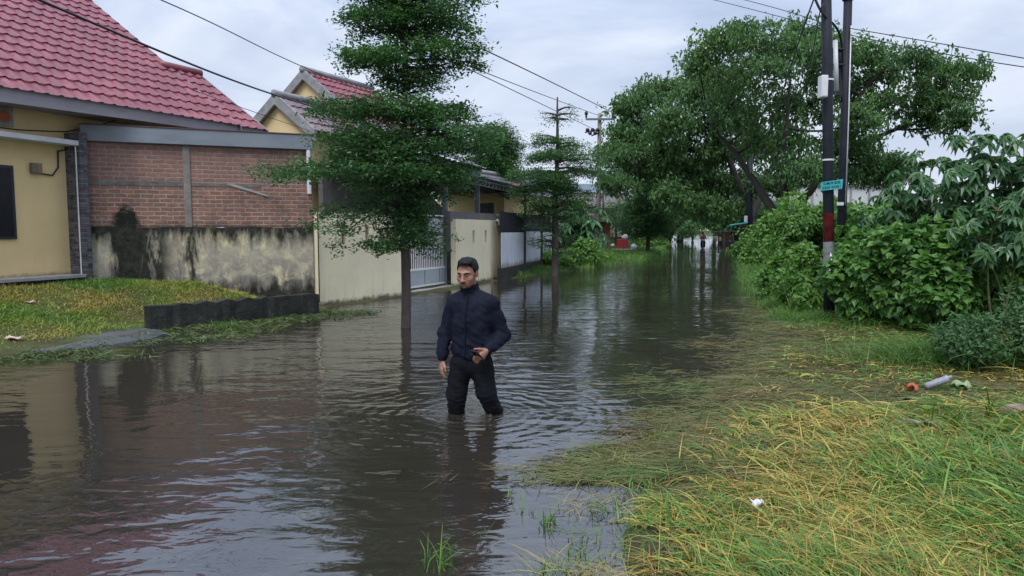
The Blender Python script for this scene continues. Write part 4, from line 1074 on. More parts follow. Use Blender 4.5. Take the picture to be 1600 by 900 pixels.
def cable(label, pts, r, sag=0, n=40, group=None):
    P = np.array([at(*p) for p in pts]); t = np.linspace(0, 1, len(P)); tt = np.linspace(0, 1, n)
    if len(P) > 2:
        q = np.stack([np.polyval(np.polyfit(t, P[:, k], min(3, len(P) - 1)), tt) for k in range(3)], -1)
    else:
        q = np.stack([np.interp(tt, t, P[:, k]) for k in range(3)], -1)
    q[:, 2] -= sag * 4 * tt * (1 - tt)
    gq = Geo(); gq.tube(q, r, 5); o = gq.build('overhead_cable', M['cable'], None, True); tag(reorigin(o), label, 'cable', group); return o
cable('thick black cable running across the red roof to the grey gables', [(-60, -52, 7.0), (205, 62, 9.6), (345, 118, 12.0), (440, 152, 15.0), (530, 178, 19.0)], .017)
cable('thin cable slanting down from the top left behind the tall tree', [(180, -30, 9), (400, 70, 13), (560, 139, 18), (760, 205, 30)], .009)
cable('cable crossing the sky right of the tall tree to the crossarm', [(500, -25, 12), (740, 70, 22), (959, 177, 45.8)], .022, 0)
cable('upper of two parallel cables meeting the cable rack', [(560, 20, 14), (745, 108, 24), (934, 180, 45.8)], .016)
cable('lower of two parallel cables meeting the cable rack', [(560, 26, 14), (745, 114, 24), (930, 203, 45.8)], .016)
cable('cable entering from upper middle to the poles right of it', [(1060, -14, 20), (1180, 16, 17), (1292, 46, 12.6)], .008)
cable('short cable from top edge to the painted pole just above the other', [(1060, -24, 20), (1180, 4, 17), (1292, 38, 12.6)], .008)
cable('upper wire leaving the poles towards the right edge', [(1326, 44, 13.5), (1480, 70, 12), (1640, 98, 10.5)], .008)
cable('lower wire leaving the poles towards the right edge', [(1326, 54, 13.5), (1480, 85, 12), (1640, 110, 10.5)], .008)
cable('slack black cable falling from the pole tops through the tree', [(1275, -10, 12.4), (1255, 45, 14), (1225, 135, 19), (1190, 240, 30)], .014)
cable('second slack cable dropping left from the painted pole', [(1290, 5, 12.5), (1272, 70, 14), (1235, 200, 22), (1180, 300, 38)], .010)
cable('black cable looping between the two pole tops', [(1273, -4, 12.5), (1290, 26, 12.5), (1308, 45, 12.8), (1315, 75, 13.0), (1315, 160, 13.2)], .022)
cable('thin service wire falling over the grey gables', [(300, 140, 14), (400, 176, 16), (480, 203, 19)], .007)
cable('distant cable sagging left of the crossarm pole', [(800, 262, 40), (870, 262, 42), (934, 258, 46)], .014)
cable('sagging wire between the crossarm pole and the pole behind', [(938, 212, 46), (950, 250, 56), (967, 285, 72)], .014)
# ================================================================== TREES
def tiers_px(cx, D, rows, z0):
    """rows: (py, left px, right px, droop m, weight) at the trunk's depth -> metres above z0"""
    k = D / F
    return [(at(cx, py, D)[2] - z0, (cx - l) * k, (r - cx) * k, dr, w) for (py, l, r, dr, w) in rows]
tb = g(633, 512); tb[2] = -.3; D = tb[1]
rows = [(374, 560, 712, .08, .8), (352, 585, 700, .08, .5), (322, 458, 650, .55, 1.5), (296, 540, 712, .25, .7), (268, 418, 738, .22, 1.15), (232, 490, 765, .12, 1.0), (207, 530, 805, .12, .8), (173, 478, 748, .14, 1.25), (143, 600, 672, .06, .35), (126, 585, 722, .14, .6), (90, 520, 750, .13, 1.45), (60, 596, 705, .08, .45), (32, 543, 760, .14, 1.35), (8, 600, 700, .06, .4), (-10, 556, 752, .14, 1.3), (-40, 600, 690, .08, .5), (-58, 565, 715, .12, 1), (-90, 590, 700, .1, 1), (-118, 605, 670, .08, .8)]
tier_tree('street_tree', 'tall tiered tree standing in the flood before the cream wall', tb, 7.6, .085, tiers_px(633, D, rows, tb[2]), 70000, .074, M['leaf_dark'], (.05, 0), nb=9, thick=.08, zj=.07)
tb = g(866, 431); tb[2] = -.3; D = tb[1]
rows = [(382, 818, 905, .2, .5), (335, 815, 915, .2, .9), (318, 800, 935, .2, .9), (298, 795, 925, .2, .7), (283, 775, 900, .2, .9), (268, 800, 968, .35, 1), (240, 815, 960, .25, .9), (222, 818, 922, .15, .9), (178, 838, 906, .1, .35)]
tier_tree('street_tree', 'second tiered tree by the zinc fence with a thin bare top', tb, 6.5, .14, tiers_px(866, D, rows, tb[2]), 32000, .085, M['leaf_dark'], (.1, 0), nb=8, thick=.11, zj=.14)
tb = at(772, 380, 34); tb[2] = 0
rows = [(262, 725, 812, .3, 1), (245, 722, 816, .3, 1), (225, 730, 818, .3, 1), (207, 738, 808, .2, 1), (199, 750, 790, .1, .5)]
tier_tree('street_tree', 'dark tree crown rising behind the carport roof', tb, 6.6, .13, tiers_px(772, 34, rows, 0), 28000, .12, M['leaf_dark'], nb=8, thick=.25)
tb = at(1012, 392, 50); tb[2] = 0
rows = [(362, 985, 1050, .3, .8), (345, 962, 1058, .3, 1), (325, 965, 1062, .4, 1), (308, 970, 1055, .4, 1), (290, 975, 1050, .3, 1), (272, 985, 1040, .2, .7), (258, 995, 1030, .2, .5)]
tier_tree('street_tree', 'tiered tree past the stall under the edge of the big crown', tb, 6.8, .16, tiers_px(1012, 50, rows, 0), 30000, .15, M['leaf_dark'], nb=9, thick=.3)
tb = at(962, 392, 54); tb[2] = 0
rows = [(372, 940, 992, .3, .8), (345, 925, 1000, .3, 1), (322, 935, 990, .4, 1)]
tier_tree('street_tree', 'small bushy tree behind the board stall', tb, 3.6, .12, tiers_px(962, 54, rows, 0), 9000, .13, M['leaf_far'], nb=8, thick=.35)

# ---- spreading rain trees
def cl(lst, D, jit=1.5):
    out = []
    for (px, py, r) in lst:
        d = D + rng.uniform(-jit, jit); out.append((at(px, py, d), r * d / F))
    return out
D = 33.0; tb = at(1226, 418, D); tb[2] = .2
def L_(pts, D0): return [at(px, py, D0 + dz) for (px, py, dz) in pts]
limbs = [([tb - UP * .4] + L_([(1225, 390, 0), (1222, 362, 0)], D), .42, .34),
         (L_([(1222, 364, 0), (1205, 325, .2), (1180, 285, .5), (1150, 240, .8), (1110, 195, 1)], D), .26, .06),
         (L_([(1222, 364, 0), (1228, 320, -.5), (1222, 270, -1), (1228, 200, -1.5), (1235, 120, -2)], D), .22, .05),
         (L_([(1222, 364, 0), (1250, 318, .5), (1275, 285, .8), (1320, 240, 1), (1400, 200, 1.4), (1490, 175, 1.6)], D), .26, .05),
         (L_([(1275, 285, .8), (1310, 210, 1), (1350, 140, .5), (1390, 100, 0)], D), .16, .05)]
cls = cl([(1128, 62, 34), (1090, 92, 28), (1165, 60, 34), (1210, 70, 44), (1262, 48, 34), (1255, 100, 50), (1180, 112, 46), (1130, 118, 36), (1305, 70, 34), (1360, 85, 30),
          (1205, 165, 48), (1265, 165, 46), (1140, 165, 46), (1320, 135, 36), (1385, 108, 36), (1432, 95, 28), (1478, 112, 30), (1510, 110, 20), (1440, 140, 34), (1490, 152, 30), (1385, 275, 14), (1365, 255, 16), (1405, 252, 12), (1390, 165, 38), (1450, 185, 26), (1500, 182, 18),
          (1340, 185, 34), (1235, 215, 40), (1180, 215, 42), (1300, 225, 34), (1345, 228, 26), (1270, 265, 32), (1225, 258, 34), (1380, 262, 18), (1350, 270, 22), (1310, 268, 22)], D, 2.2)
clump_tree('rain_tree', 'big spreading tree with forked dark trunk behind the two black poles', tb, limbs, cls, .225, 58, M['leaf_rain'], flat=.6, wr=.36)
D = 43.0; tb = at(1172, 398, D); tb[2] = .2
limbs = [([tb - UP * .4] + L_([(1172, 375, 0), (1168, 345, 0)], D), .55, .45),
         (L_([(1168, 347, 0), (1145, 310, 0), (1105, 280, 0), (1060, 262, 0), (1010, 240, 0)], D), .34, .06),
         (L_([(1168, 347, 0), (1160, 300, -1), (1135, 240, -1), (1100, 180, -1)], D), .3, .06),
         (L_([(1168, 347, 0), (1190, 300, 1), (1215, 240, 1), (1230, 190, 1)], D), .3, .06)]
cls = cl([(1005, 150, 30), (1040, 142, 34), (1085, 135, 38), (1130, 140, 36), (985, 165, 18), (1000, 195, 34), (1045, 190, 40), (1095, 185, 42), (1145, 190, 40), (990, 235, 26), (1030, 238, 40), (1080, 235, 44), (1130, 240, 42), (1180, 235, 40),
          (972, 205, 15), (958, 238, 16), (980, 262, 20), (965, 285, 16), (1010, 268, 24), (1055, 278, 36), (1105, 285, 38), (1150, 290, 30), (1205, 285, 34), (1085, 318, 26), (1125, 328, 24), (1040, 300, 22)], D, 3)
clump_tree('rain_tree', 'wide dark tree arching over the street behind the plated pole', tb, limbs, cls, .28, 60, M['leaf_rain'], flat=.6, wr=.42)
# leaning tree on the left side of the street and the avenue beyond
D = 72.0; tb = at(1040, 386, D); tb[2] = .1
limbs = [([tb - UP * .4] + L_([(1042, 372, 0), (1048, 360, 0)], D), .55, .45),
         (L_([(1048, 361, 0), (1065, 345, 0), (1090, 332, -.5), (1115, 325, -1)], D), .3, .07),
         (L_([(1048, 361, 0), (1045, 335, 0), (1035, 310, 0), (1030, 280, 0)], D), .3, .07)]
cls = cl([(1020, 335, 20), (1045, 320, 26), (1075, 318, 26), (1105, 312, 24), (1030, 300, 26), (1062, 290, 28), (1095, 292, 28), (1125, 300, 24), (1010, 318, 18), (1020, 352, 12), (1050, 262, 24), (1085, 262, 24), (1110, 335, 13)], D, 4)
av = clump_tree('rain_tree', 'leaning tree arching from the left bank far along the street', tb, limbs, cls, .38, 60, M['leaf_rain'], wr=.6)
labs = ['dark tree on the right bank behind the small wooden cart', 'farther tree on the left bank beyond the leaning one', 'tree closing the far end of the flooded avenue', 'hazy far tree right of the avenue end', 'hazy far tree left of the avenue end']
avl = [(1152, 382, 62, 2.6, .75), (1062, 376, 105, .9, .95), (1118, 370, 195, 2.0, 1.2), (1132, 372, 120, 3.0, .95), (1035, 371, 165, .3, 1.3)]
for (px, py, Dd, rzz, sc), lb in zip(avl, labs):
    q = at(px, py, Dd); q[2] = height(q[0:1], q[1:2])[0]; dup(av, q, rzz, sc, lb)
av['group'] = 'avenue trees far along the street'
for o in S.objects:
    if o.get('label') in labs: o['group'] = av['group']

# ================================================================== SHRUBS AND PLANTS
# shaggy undergrowth of the right bank
V1 = [  # px, py, D, rx, ry, rz, leaf, n, mat, label
    (1345, 440, 11.6, .62, .55, .62, .125, 1500, 'leaf_vine', 'heart-leaved vine bush just right of the painted pole foot'),
    (1415, 425, 11.2, .70, .6, .75, .13, 1900, 'leaf_vine', 'heart-leaved bush second from the painted pole'),
    (1475, 455, 10.6, .62, .55, .55, .125, 1500, 'leaf_vine', 'heart-leaved bush in front of the cassava stems'),
    (1405, 352, 13.9, .75, .6, .55, .12, 1500, 'leaf_vine', 'tall vine bush between the plain black pole and the cassava'),
    (1222, 440, 16.0, .6, .6, .62, .10, 1300, 'leaf_bright', 'bright bush leaning over the water edge behind the foremost bank bush'),
    (1268, 425, 14.6, .55, .55, .75, .10, 1300, 'leaf_bright', 'tall bright vine bush touching the painted pole from the left'),
    (1262, 350, 16.5, .7, .7, .7, .11, 1300, 'leaf_bright', 'bright bush rising between sign and forked trunk'),
    (1365, 348, 15.5, .8, .7, .62, .12, 1300, 'leaf_vine', 'vine bush below the white warehouse right of the poles'),
    (1250, 455, 13.6, .5, .55, .5, .09, 1100, 'leaf_bright', 'bright green bush at the water edge left of the painted pole'),
    (1345, 400, 13.2, .62, .6, .52, .13, 1500, 'leaf_vine', 'tall vine bush behind the two black poles'),
    (1262, 385, 17.0, .85, .8, .85, .11, 1900, 'leaf_bright', 'lush yellow-green bush left of the red band on the pole'),
    (1215, 380, 24, 1.0, 1.0, .95, .13, 1700, 'leaf_bright', 'bright bush below the forked dark trunk'),
    (1180, 378, 30, .95, 1.0, 1.1, .15, 1500, 'leaf_bright', 'rounded bright bush nearest the far pole with plate'),
    (1285, 345, 19, .9, .9, .8, .13, 1500, 'leaf_bright', 'leafy bush showing between forked trunk and painted pole'),
    (1420, 375, 14.5, .9, .8, .72, .14, 1800, 'leaf_vine', 'tall vine bush behind the nearer heart-leaved bushes'),
    (1560, 425, 10.8, .95, .7, .8, .12, 2600, 'leaf_vine', 'dark thicket at the right frame edge under the cassava leaves'),
    (1500, 390, 13.0, 1.0, .8, .9, .14, 1900, 'leaf_bush', 'dark bush filling the gap beneath the tallest cassava'),
    (1640, 380, 12.0, 1.0, .8, 1.1, .13, 1500, 'leaf_bush', 'dark bush cut by the right frame edge'),
]
for (px, py, Dd, rx, ry, rz_, ls, n, mt, lb) in V1:
    shrub('leafy_shrub', lb, at(px, py, Dd), (rx, ry, rz_), n * 2, ls, M[mt], 'shrubs of the right bank')
shrub('low_shrub', 'low small-leaved dark shrub on the bank at the right edge', at(1545, 535, 8.0), (.75, .55, .36), 3400, .062, M['leaf_bush'], 'shrubs of the right bank', wr=.5, down=.1, shell=.15)
shrub('low_shrub', 'second small-leaved shrub half outside the right frame edge', at(1615, 515, 7.9), (.6, .5, .48), 3000, .062, M['leaf_bush'], 'shrubs of the right bank', wr=.5, down=.1, shell=.15)
# cassava
def gnd(px, D): 
    q = at(px, 400, D); q[2] = height(q[0:1], q[1:2])[0]; return q
CV = [(1450, 12.4, [(1420, 285), (1455, 262), (1400, 315), (1480, 300)], 26, .25, 'cassava plant with pale drooping leaves nearest the poles'),
      (1540, 11.6, [(1520, 228), (1555, 250), (1500, 270), (1475, 310)], 30, .25, 'tallest cassava plant against the sky'),
      (1600, 11.0, [(1600, 232), (1580, 285), (1630, 270)], 26, .25, 'cassava plant at the right frame edge with top leaves cut off'),
      (1570, 10.2, [(1560, 330), (1520, 355), (1600, 345)], 24, .23, 'dark cassava plant hanging over the lower thicket'),
      (1380, 13.6, [(1375, 352), (1398, 338)], 14, .26, 'short cassava plant right behind the plain black pole')]
for (px, Dd, tps, nl, ls, lb) in CV:
    palmate('cassava_plant', lb, gnd(px, Dd), [at(a, b, Dd + rng.uniform(-.3, .3)) for a, b in tps], nl, ls, M['leaf_cassava'], 'cassava plants on the right bank')
# left bank
palmate('papaya_plant', 'big-leaved plant over the low garden wall on the left bank', (at(893, 390, 34.5) * [1, 1, 0]), [at(x, y, 34.5 + dz) for x, y, dz in ((880, 342, 0), (905, 345, .5), (890, 355, -.5), (918, 362, 0))], 16, .72, M['leaf_cassava'])
for (px, py, Dd, rx, rz_, lb) in ((905, 392, 31.5, 1.05, .55, 'bright weedy bush on the left bank before the stall'), (880, 402, 29, .9, .4, 'low weedy bush at the foot of the second tiered tree'), (911, 398, 38, .9, .38, 'weedy bush left of the zinc side of the stall'),
                                (1000, 384, 58, 1.6, .5, 'grassy bush beyond the red box on the left bank'), (1030, 380, 66, 1.5, .5, 'far bush below the leaning avenue tree')):
    shrub('weedy_bush', lb, at(px, py, Dd), (rx, .8, rz_), 1900, .13, M['leaf_bright'], 'bushes of the left bank')
for (px, py, Dd, rx, rz_, lb) in ((1042, 356, 125, 4.0, 2.6, 'far bright thicket on the left of the avenue end'), (1088, 361, 262, 14, 3.2, 'far thicket across the avenue end'), (1132, 362, 110, 3.2, 1.8, 'far dark thicket right of the pink rider'), (1160, 365, 70, 2.2, 1.3, 'thicket behind the small wooden cart'), (1035, 358, 100, 4, 2.4, 'thicket behind the leaning avenue tree'), (985, 366, 85, 5, 2.6, 'thicket closing the view behind the stall'), (1190, 345, 60, 4, 2.2, 'thicket behind the forked trunk'), (1260, 340, 48, 5, 1.6, 'far thicket before the white warehouse'), (1430, 352, 45, 6, .8, 'far thicket right of the white warehouse')):
    shrub('far_thicket', lb, at(px, py, Dd), (rx, 2.5, rz_), 2600, .34 if Dd > 60 else .25, M['leaf_far'], 'distant thickets')

# ================================================================== GRASSES
def scatter(n, y0, y1, fx, dens_pow=1.0):
    u = rng.uniform(0, 1, n); y = (y0 ** (-dens_pow) + u * (y1 ** (-dens_pow) - y0 ** (-dens_pow))) ** (-1 / dens_pow)
    x0, x1 = fx(y); return x0 + rng.uniform(0, 1, n) * (x1 - x0), y
EMPT = np.zeros((0, 3), int)
def add_blades(name, xs, ys, z, az, L, W, e0, e1, mat, label, cat='grass', nseg=3):
    V, Q = blades(np.stack([xs, ys, z], -1), az, L, W, e0, e1, nseg)
    o = mesh_obj(name, V, Q, EMPT, mat); tag(o, label, cat, None, 'stuff'); return reorigin(o)
# 1. flattened grass mat, right foreground: straw, dead yellow leaves and fresh green blades tangled together
M['straw'] = leafmat('dry_straw', [(0, (.085, .055, .020)), (.3, (.25, .175, .042)), (.6, (.40, .33, .075)), (.85, (.52, .44, .12)), (1, (.36, .39, .075))], .2, .55, patch=.3, pscale=1.1)
M['yellow_leaf'] = leafmat('yellow_leaf', [(0, (.30, .17, .03)), (.5, (.40, .28, .05)), (1, (.36, .34, .07))], .3, .5, patch=.2)
M['mat_green'] = leafmat('mat_green_blade', [(0, (.045, .11, .022)), (.5, (.10, .22, .036)), (.85, (.19, .32, .05)), (1, (.33, .40, .09))], .35, .42, patch=.3, pscale=1.3)
def matgrass(n, name, mat, label, L0, L1, W0, W1, el, sd, sel, lift=1.0, nseg=4, y1=14.5):
    xs, ys = scatter(n, 2.2, y1, lambda y: (np.interp(y, yr, xr) - .6, np.minimum(y * .95 + 1.2, np.interp(y, yr, xr) + 8)), 1.0)
    dr = xs - np.interp(ys, yr, xr)
    cl_ = vnoise(xs, ys, 3.1, 2) + .6 * vnoise(xs, ys, 9, 5)
    edge = .42 * vnoise(xs, ys, 4.3, 8) + .22 * vnoise(xs, ys, 12, 3)
    keep = (rng.uniform(0, 1, len(xs)) < smooth(-.15, .6, dr + edge) ** 1.3) & (rng.uniform(0, 1, len(xs)) < sel(xs, ys, dr))
    keep &= rng.uniform(0, 1, len(xs)) > puddle(xs, ys) * .93
    xs, ys, dr, cl_ = xs[keep], ys[keep], dr[keep], cl_[keep]; n = len(xs)
    flow = 2.6 + 1.3 * vnoise(xs, ys, 1.7, 3) + .8 * vnoise(xs, ys, 5, 13) + rng.normal(0, sd, n)
    z = height(xs, ys) + .005 + np.maximum(0, .045 + .06 * cl_) * rng.uniform(0, 1, n) * np.clip(dr * 1.2 + .3, .1, 1) * lift
    wet = smooth(5.6, 6.6, ys); e0 = rng.normal(el, .28, n) * (1 - .7 * wet); e1 = e0 - rng.uniform(.2, 1.1, n)
    return add_blades(name, xs, ys, np.maximum(z, .006), flow, rng.uniform(L0, L1, n) * (1 - .25 * wet), rng.uniform(W0, W1, n) * np.clip(ys / 5, .8, 1.5), e0, e1, mat, label, nseg=nseg)
gsel = lambda x, y: vnoise(x, y, 1.15, 9) + .5 * vnoise(x, y, 3.7, 19)
far_ = lambda y: np.where(y > 6.3, .42, 1.0)
matgrass(125000, 'dry_straw', M['straw'], 'flattened dry straw matted over the right bank', .08, .30, .005, .011, .10, 1.25, lambda x, y, d: np.clip(.75 - .6 * gsel(x, y) - .22 * smooth(1.0, 2.4, d) * (y < 6), .25, 1) * far_(y))
matgrass(96000, 'trampled_grass', M['mat_green'], 'green trampled grass blades tangled in the straw', .08, .28, .007, .017, .26, 1.0, lambda x, y, d: np.clip(.45 + .75 * gsel(x, y) + .5 * smooth(.9, 2.2, d) * (y < 6), .10, 1) * np.where(y > 6.3, .32, 1))
matgrass(9500, 'yellow_leaves', M['yellow_leaf'], 'yellowed dead grass leaves strewn over the mat', .08, .22, .012, .022, .2, 1.4, lambda x, y, d: np.clip(.5 + .5 * gsel(x + 3, y), .1, 1) * np.where(y > 6, .25, 1), 1.5)
matgrass(5000, 'broad_grass', M['mat_green'], 'broad fresh grass leaves at the lower right', .16, .36, .014, .026, .55, .8, lambda x, y, d: np.clip(-.1 + .6 * gsel(x, y) + .9 * smooth(.9, 2.4, d) * (y < 6), .0, 1), 1.4)
matgrass(1500, 'long_stalks', M['straw'], 'long pale stalks lying across the grass mat', .4, .8, .004, .008, .12, 1.0, lambda x, y, d: np.ones_like(x) * .8, 1.6, 5, 9)
# 2. floating straw in shallow water at the bank edge
xs, ys = scatter(95000, 4.4, 17, lambda y: (np.interp(y, yr, xr) - 1.5 - .04 * y, np.interp(y, yr, xr) + 1.2 + 2.2 * smooth(5, 6, y)), 1.0)
dr = xs - np.interp(ys, yr, xr); nn = vnoise(xs, ys, 2.0, 12) + .5 * vnoise(xs, ys, 5.5, 15) + .35 * vnoise(xs, ys, 13, 16)
keep = rng.uniform(0, 1, len(xs)) < smooth(-1.5, .4, dr + .75 * nn) ** 1.6
xs, ys = xs[keep], ys[keep]; n = len(xs)
add_blades('floating_grass', xs, ys, np.maximum(0, height(xs, ys)) + .004 + rng.uniform(0, .016, n), rng.normal(.2, .7, n) + math.pi * rng.integers(0, 2, n), rng.uniform(.08, .3, n), rng.uniform(.004, .010, n), rng.normal(.03, .05, n), rng.normal(-.02, .05, n), M['blade_float'], 'drowned straw and grass floating along the right bank', nseg=2)
# 3. floating weeds before the black kerb
xs = rng.uniform(-7.6, -2.6, 80000); ys = rng.uniform(8.0, 14, 80000)
dl = xs - np.interp(ys, yl, xl); nn = vnoise(xs, ys, 1.9, 21) + .6 * vnoise(xs, ys, 4.4, 22)
keep = (dl > .02) & (rng.uniform(0, 1, len(xs)) < smooth(2.1, .1, dl + 1.0 * nn + .3) * .5 * (.35 + .65 * smooth(-6.6, -5.2, xs))) & (ys > 8.6)
xs, ys = xs[keep], ys[keep]; n = len(xs)
add_blades('floating_weed', xs, ys, np.full(n, .004) + rng.uniform(0, .02, n), rng.uniform(0, 6.28, n), rng.uniform(.05, .2, n), rng.uniform(.010, .026, n), rng.normal(.18, .2, n), rng.normal(-.05, .2, n), leafmat('floating_weed_leaf', [(0, (.03, .055, .016)), (.5, (.06, .10, .026)), (1, (.17, .19, .06))], .2), 'green weeds floating in front of the black kerb', nseg=2)
# 4. yard grass
xs = rng.uniform(-11.5, -3.6, 190000); ys = rng.uniform(8.6, 15, 190000)
kx = (xs - K0[0]) * kd[1] - (ys - K0[1]) * kd[0]      # right of the kerb line is positive
wx2 = (xs - W0[0]) * wd[1] - (ys - W0[1]) * wd[0]
dl = np.interp(ys, yl, xl) - xs
keep = (dl > .22) & ((kx < -.22) | (xs < K0[0] - .1)) & (wx2 > 0) & (ys < 14.6) & ~((xs < -7.75) & (ys > 12.95)) & (rng.uniform(0, 1, len(xs)) < .35 + .6 * smooth(-.5, .6, vnoise(xs, ys, 3, 31)))
slabzone = (xs > -8.2) & (dl < .5) & (xs < -5.4); keep &= ~(slabzone & (rng.uniform(0, 1, len(xs)) < .85))
xs, ys = xs[keep], ys[keep]; n = len(xs)
hgt = .6 + .5 * vnoise(xs, ys, 2.1, 33)
add_blades('yard_grass', xs, ys, height(xs, ys) - .01, rng.uniform(0, 6.28, n), rng.uniform(.07, .20, n) * np.clip(hgt, .4, 1.3), rng.uniform(.009, .018, n), rng.uniform(.3, 1.35, n), rng.uniform(-.4, .9, n), M['blade_yard'], 'patchy green and yellow grass sloping down from the house')
# 5. emergent tufts in the near water, tall grass along both banks
def tuft(px, py, n, L, spread, mat=None, up=1.25, Dz=0):
    c = g(px, py); x = c[0] + rng.normal(0, spread, n); y = c[1] + rng.normal(0, spread, n)
    return x, y, rng.uniform(0, 6.28, n), rng.uniform(.35, 1, n) * L, np.full(n, up)
T = [(690, 888, 20, .26, .04), (675, 872, 6, .28, .03), (858, 815, 22, .16, .035), (848, 822, 8, .18, .02), (893, 712, 10, .22, .012), (925, 705, 5, .2, .012), (802, 775, 8, .14, .02), (752, 838, 9, .12, .02), (900, 835, 18, .12, .05), (1000, 770, 40, .18, .07), (1040, 690, 70, .24, .10), (1075, 700, 50, .2, .1), (980, 745, 26, .2, .05), (905, 868, 30, .16, .06), (950, 800, 26, .16, .06), (1010, 820, 50, .18, .10), (825, 800, 8, .14, .02), (965, 855, 40, .16, .08), (870, 895, 24, .16, .05)]
q = [tuft(*a) for a in T]; xs, ys, az, L, up = (np.concatenate(k) for k in zip(*q)); n = len(xs)
add_blades('emergent_grass', xs, ys, np.full(n, -.02), az, L, rng.uniform(.005, .012, n), up + rng.normal(0, .25, n), rng.normal(.1, .6, n), M['blade_green'], 'sparse green grass tufts poking out of the near water')
# straws strewn over the near water between tufts and mat
xs, ys = scatter(2000, 2.6, 6, lambda y: (np.interp(y, yr, xr) - .62, np.interp(y, yr, xr) + .3), 1.0); nn = vnoise(xs, ys, 4, 41)
k = nn > -.05; xs, ys = xs[k], ys[k]; n = len(xs)
add_blades('stray_straw', xs, ys, rng.uniform(.0, .03, n), rng.uniform(0, 6.28, n), rng.uniform(.08, .3, n), rng.uniform(.003, .007, n), rng.uniform(0, .4, n), rng.uniform(-.4, .1, n), M['blade_mat'], 'stray straws and stalks strewn on the near water')
# bank grass fringe
xs, ys = scatter(26000, 12, 60, lambda y: (np.interp(y, yr, xr) - .35, np.interp(y, yr, xr) + 1.2), 1.2); n = len(xs)
dr = xs - np.interp(ys, yr, xr); k = rng.uniform(0, 1, n) < smooth(-.4, .3, dr + .4 * vnoise(xs, ys, 2, 51)); xs, ys = xs[k], ys[k]; n = len(xs)
sc = ys / 15
add_blades('bank_grass', xs, ys, np.maximum(height(xs, ys), -.01), rng.uniform(0, 6.28, n), rng.uniform(.1, .34, n) * np.clip(sc, .8, 1.4), rng.uniform(.007, .013, n) * np.clip(sc, .8, 2.5), rng.uniform(.5, 1.5, n), rng.uniform(-.3, .8, n), M['blade_green'], 'tufty grass fringing the far right bank')
xs, ys = scatter(30000, 24, 110, lambda y: (np.interp(y, yl, xl) - 3.5, np.interp(y, yl, xl) + .5 + .2 * (y > 28)), 1.0); n = len(xs)
dl = np.interp(ys, yl, xl) - xs; k = (rng.uniform(0, 1, n) < smooth(-.6, .3, dl + .4 * vnoise(xs, ys, 1.3, 52))) & ~((ys < 33) & (dl > 1.3)); xs, ys = xs[k], ys[k]; n = len(xs)
sc = ys / 25
add_blades('bank_grass', xs, ys, np.maximum(height(xs, ys), -.01), rng.uniform(0, 6.28, n), rng.uniform(.12, .36, n) * np.clip(sc, .8, 1.4), rng.uniform(.012, .02, n) * np.clip(sc, .8, 3), rng.uniform(.4, 1.5, n), rng.uniform(-.4, .8, n), M['blade_green'], 'rough green grass along the far left bank')
# arching tall grass on the right bank
xs = rng.normal(0, .7, 1500); ys = rng.normal(0, .35, 1500); q = at(1490, 545, 8.4); xs += q[0]; ys += q[1]; n = len(xs)
add_blades('arching_grass', xs, ys, height(xs, ys) - .01, rng.normal(3.1, 1.1, n), rng.uniform(.35, .8, n), rng.uniform(.006, .012, n), rng.uniform(.7, 1.4, n), rng.uniform(-.9, .1, n), M['blade_green'], 'long arching green grass before the low dark shrub', nseg=5)
xs = rng.normal(0, .9, 1500); ys = rng.normal(0, .25, 1500); q = at(1400, 498, 11.2); xs += q[0]; ys += q[1]; n = len(xs)
add_blades('arching_grass', xs, ys, height(xs, ys) - .01, rng.uniform(0, 6.28, n), rng.uniform(.15, .4, n), rng.uniform(.006, .012, n), rng.uniform(.7, 1.4, n), rng.uniform(-.5, .5, n), M['blade_green'], 'grass along the foot of the heart-leaved bushes', nseg=4)
# grass drooping over the kerb foot
q = g(352, 515); xs = q[0] + rng.normal(0, .12, 90); ys = q[1] + rng.normal(0, .1, 90); n = 90
add_blades('kerb_grass', xs, ys, np.full(n, 0.0), rng.uniform(0, 6.28, n), rng.uniform(.2, .42, n), rng.uniform(.006, .01, n), rng.uniform(.8, 1.4, n), rng.uniform(-.9, .0, n), M['blade_green'], 'small grass tuft leaning at the foot of the black kerb', nseg=4)

# ---- litter
def gz(px, py, up=.05):
    q = g(px, py, .12); q[2] = max(0, height(q[0:1], q[1:2])[0]) + up; return q
q = gz(1465, 596, .10); bt = Geo(); a = math.radians(35)
bt.tube([(-.11, 0, -.045), (-.10, 0, -.04), (-.04, 0, -.01), (.0, .004, .006), (.05, 0, .03), (.09, 0, .052), (.10, 0, .06), (.125, 0, .07)], [.02, .036, .033, .038, .034, .036, .016, .015], 12)
o = bt.build('bottle', simple('dull_plastic', (.22, .235, .265), .45, .35, 25, .5, 60, .006), None, True, world=False); o.location = tuple(q); o.rotation_euler[2] = -.2; tag(o, 'grey-white plastic bottle lying tilted on the matted grass', 'bottle')
def scrap(label, name, px, py, w, h, mat, rz_=0, up=.06, amp=.03):
    q = gz(px, py, up); N = 7; u = np.linspace(-1, 1, N); U, Vv = np.meshgrid(u, u); Zz = amp * (np.sin(U * 3 + Vv * 2 + px) + .6 * np.cos(Vv * 4 - U + py))
    P = np.stack([U * w / 2 * (1 + .15 * np.sin(Vv * 5 + px)), Vv * h / 2 * (1 + .2 * np.cos(U * 4)), Zz], -1)
    i = np.arange(N - 1)[:, None] * N; j = np.arange(N - 1)[None]; Q = np.stack([i + j, i + j + 1, i + N + j + 1, i + N + j], -1).reshape(-1, 4)
    o = mesh_obj(name, P.reshape(-1, 3), Q, EMPT, mat, smooth=True); o.location = tuple(q); o.rotation_euler[2] = rz_
    md = o.modifiers.new('thickness', 'SOLIDIFY'); md.thickness = .003; tag(o, label, 'litter')
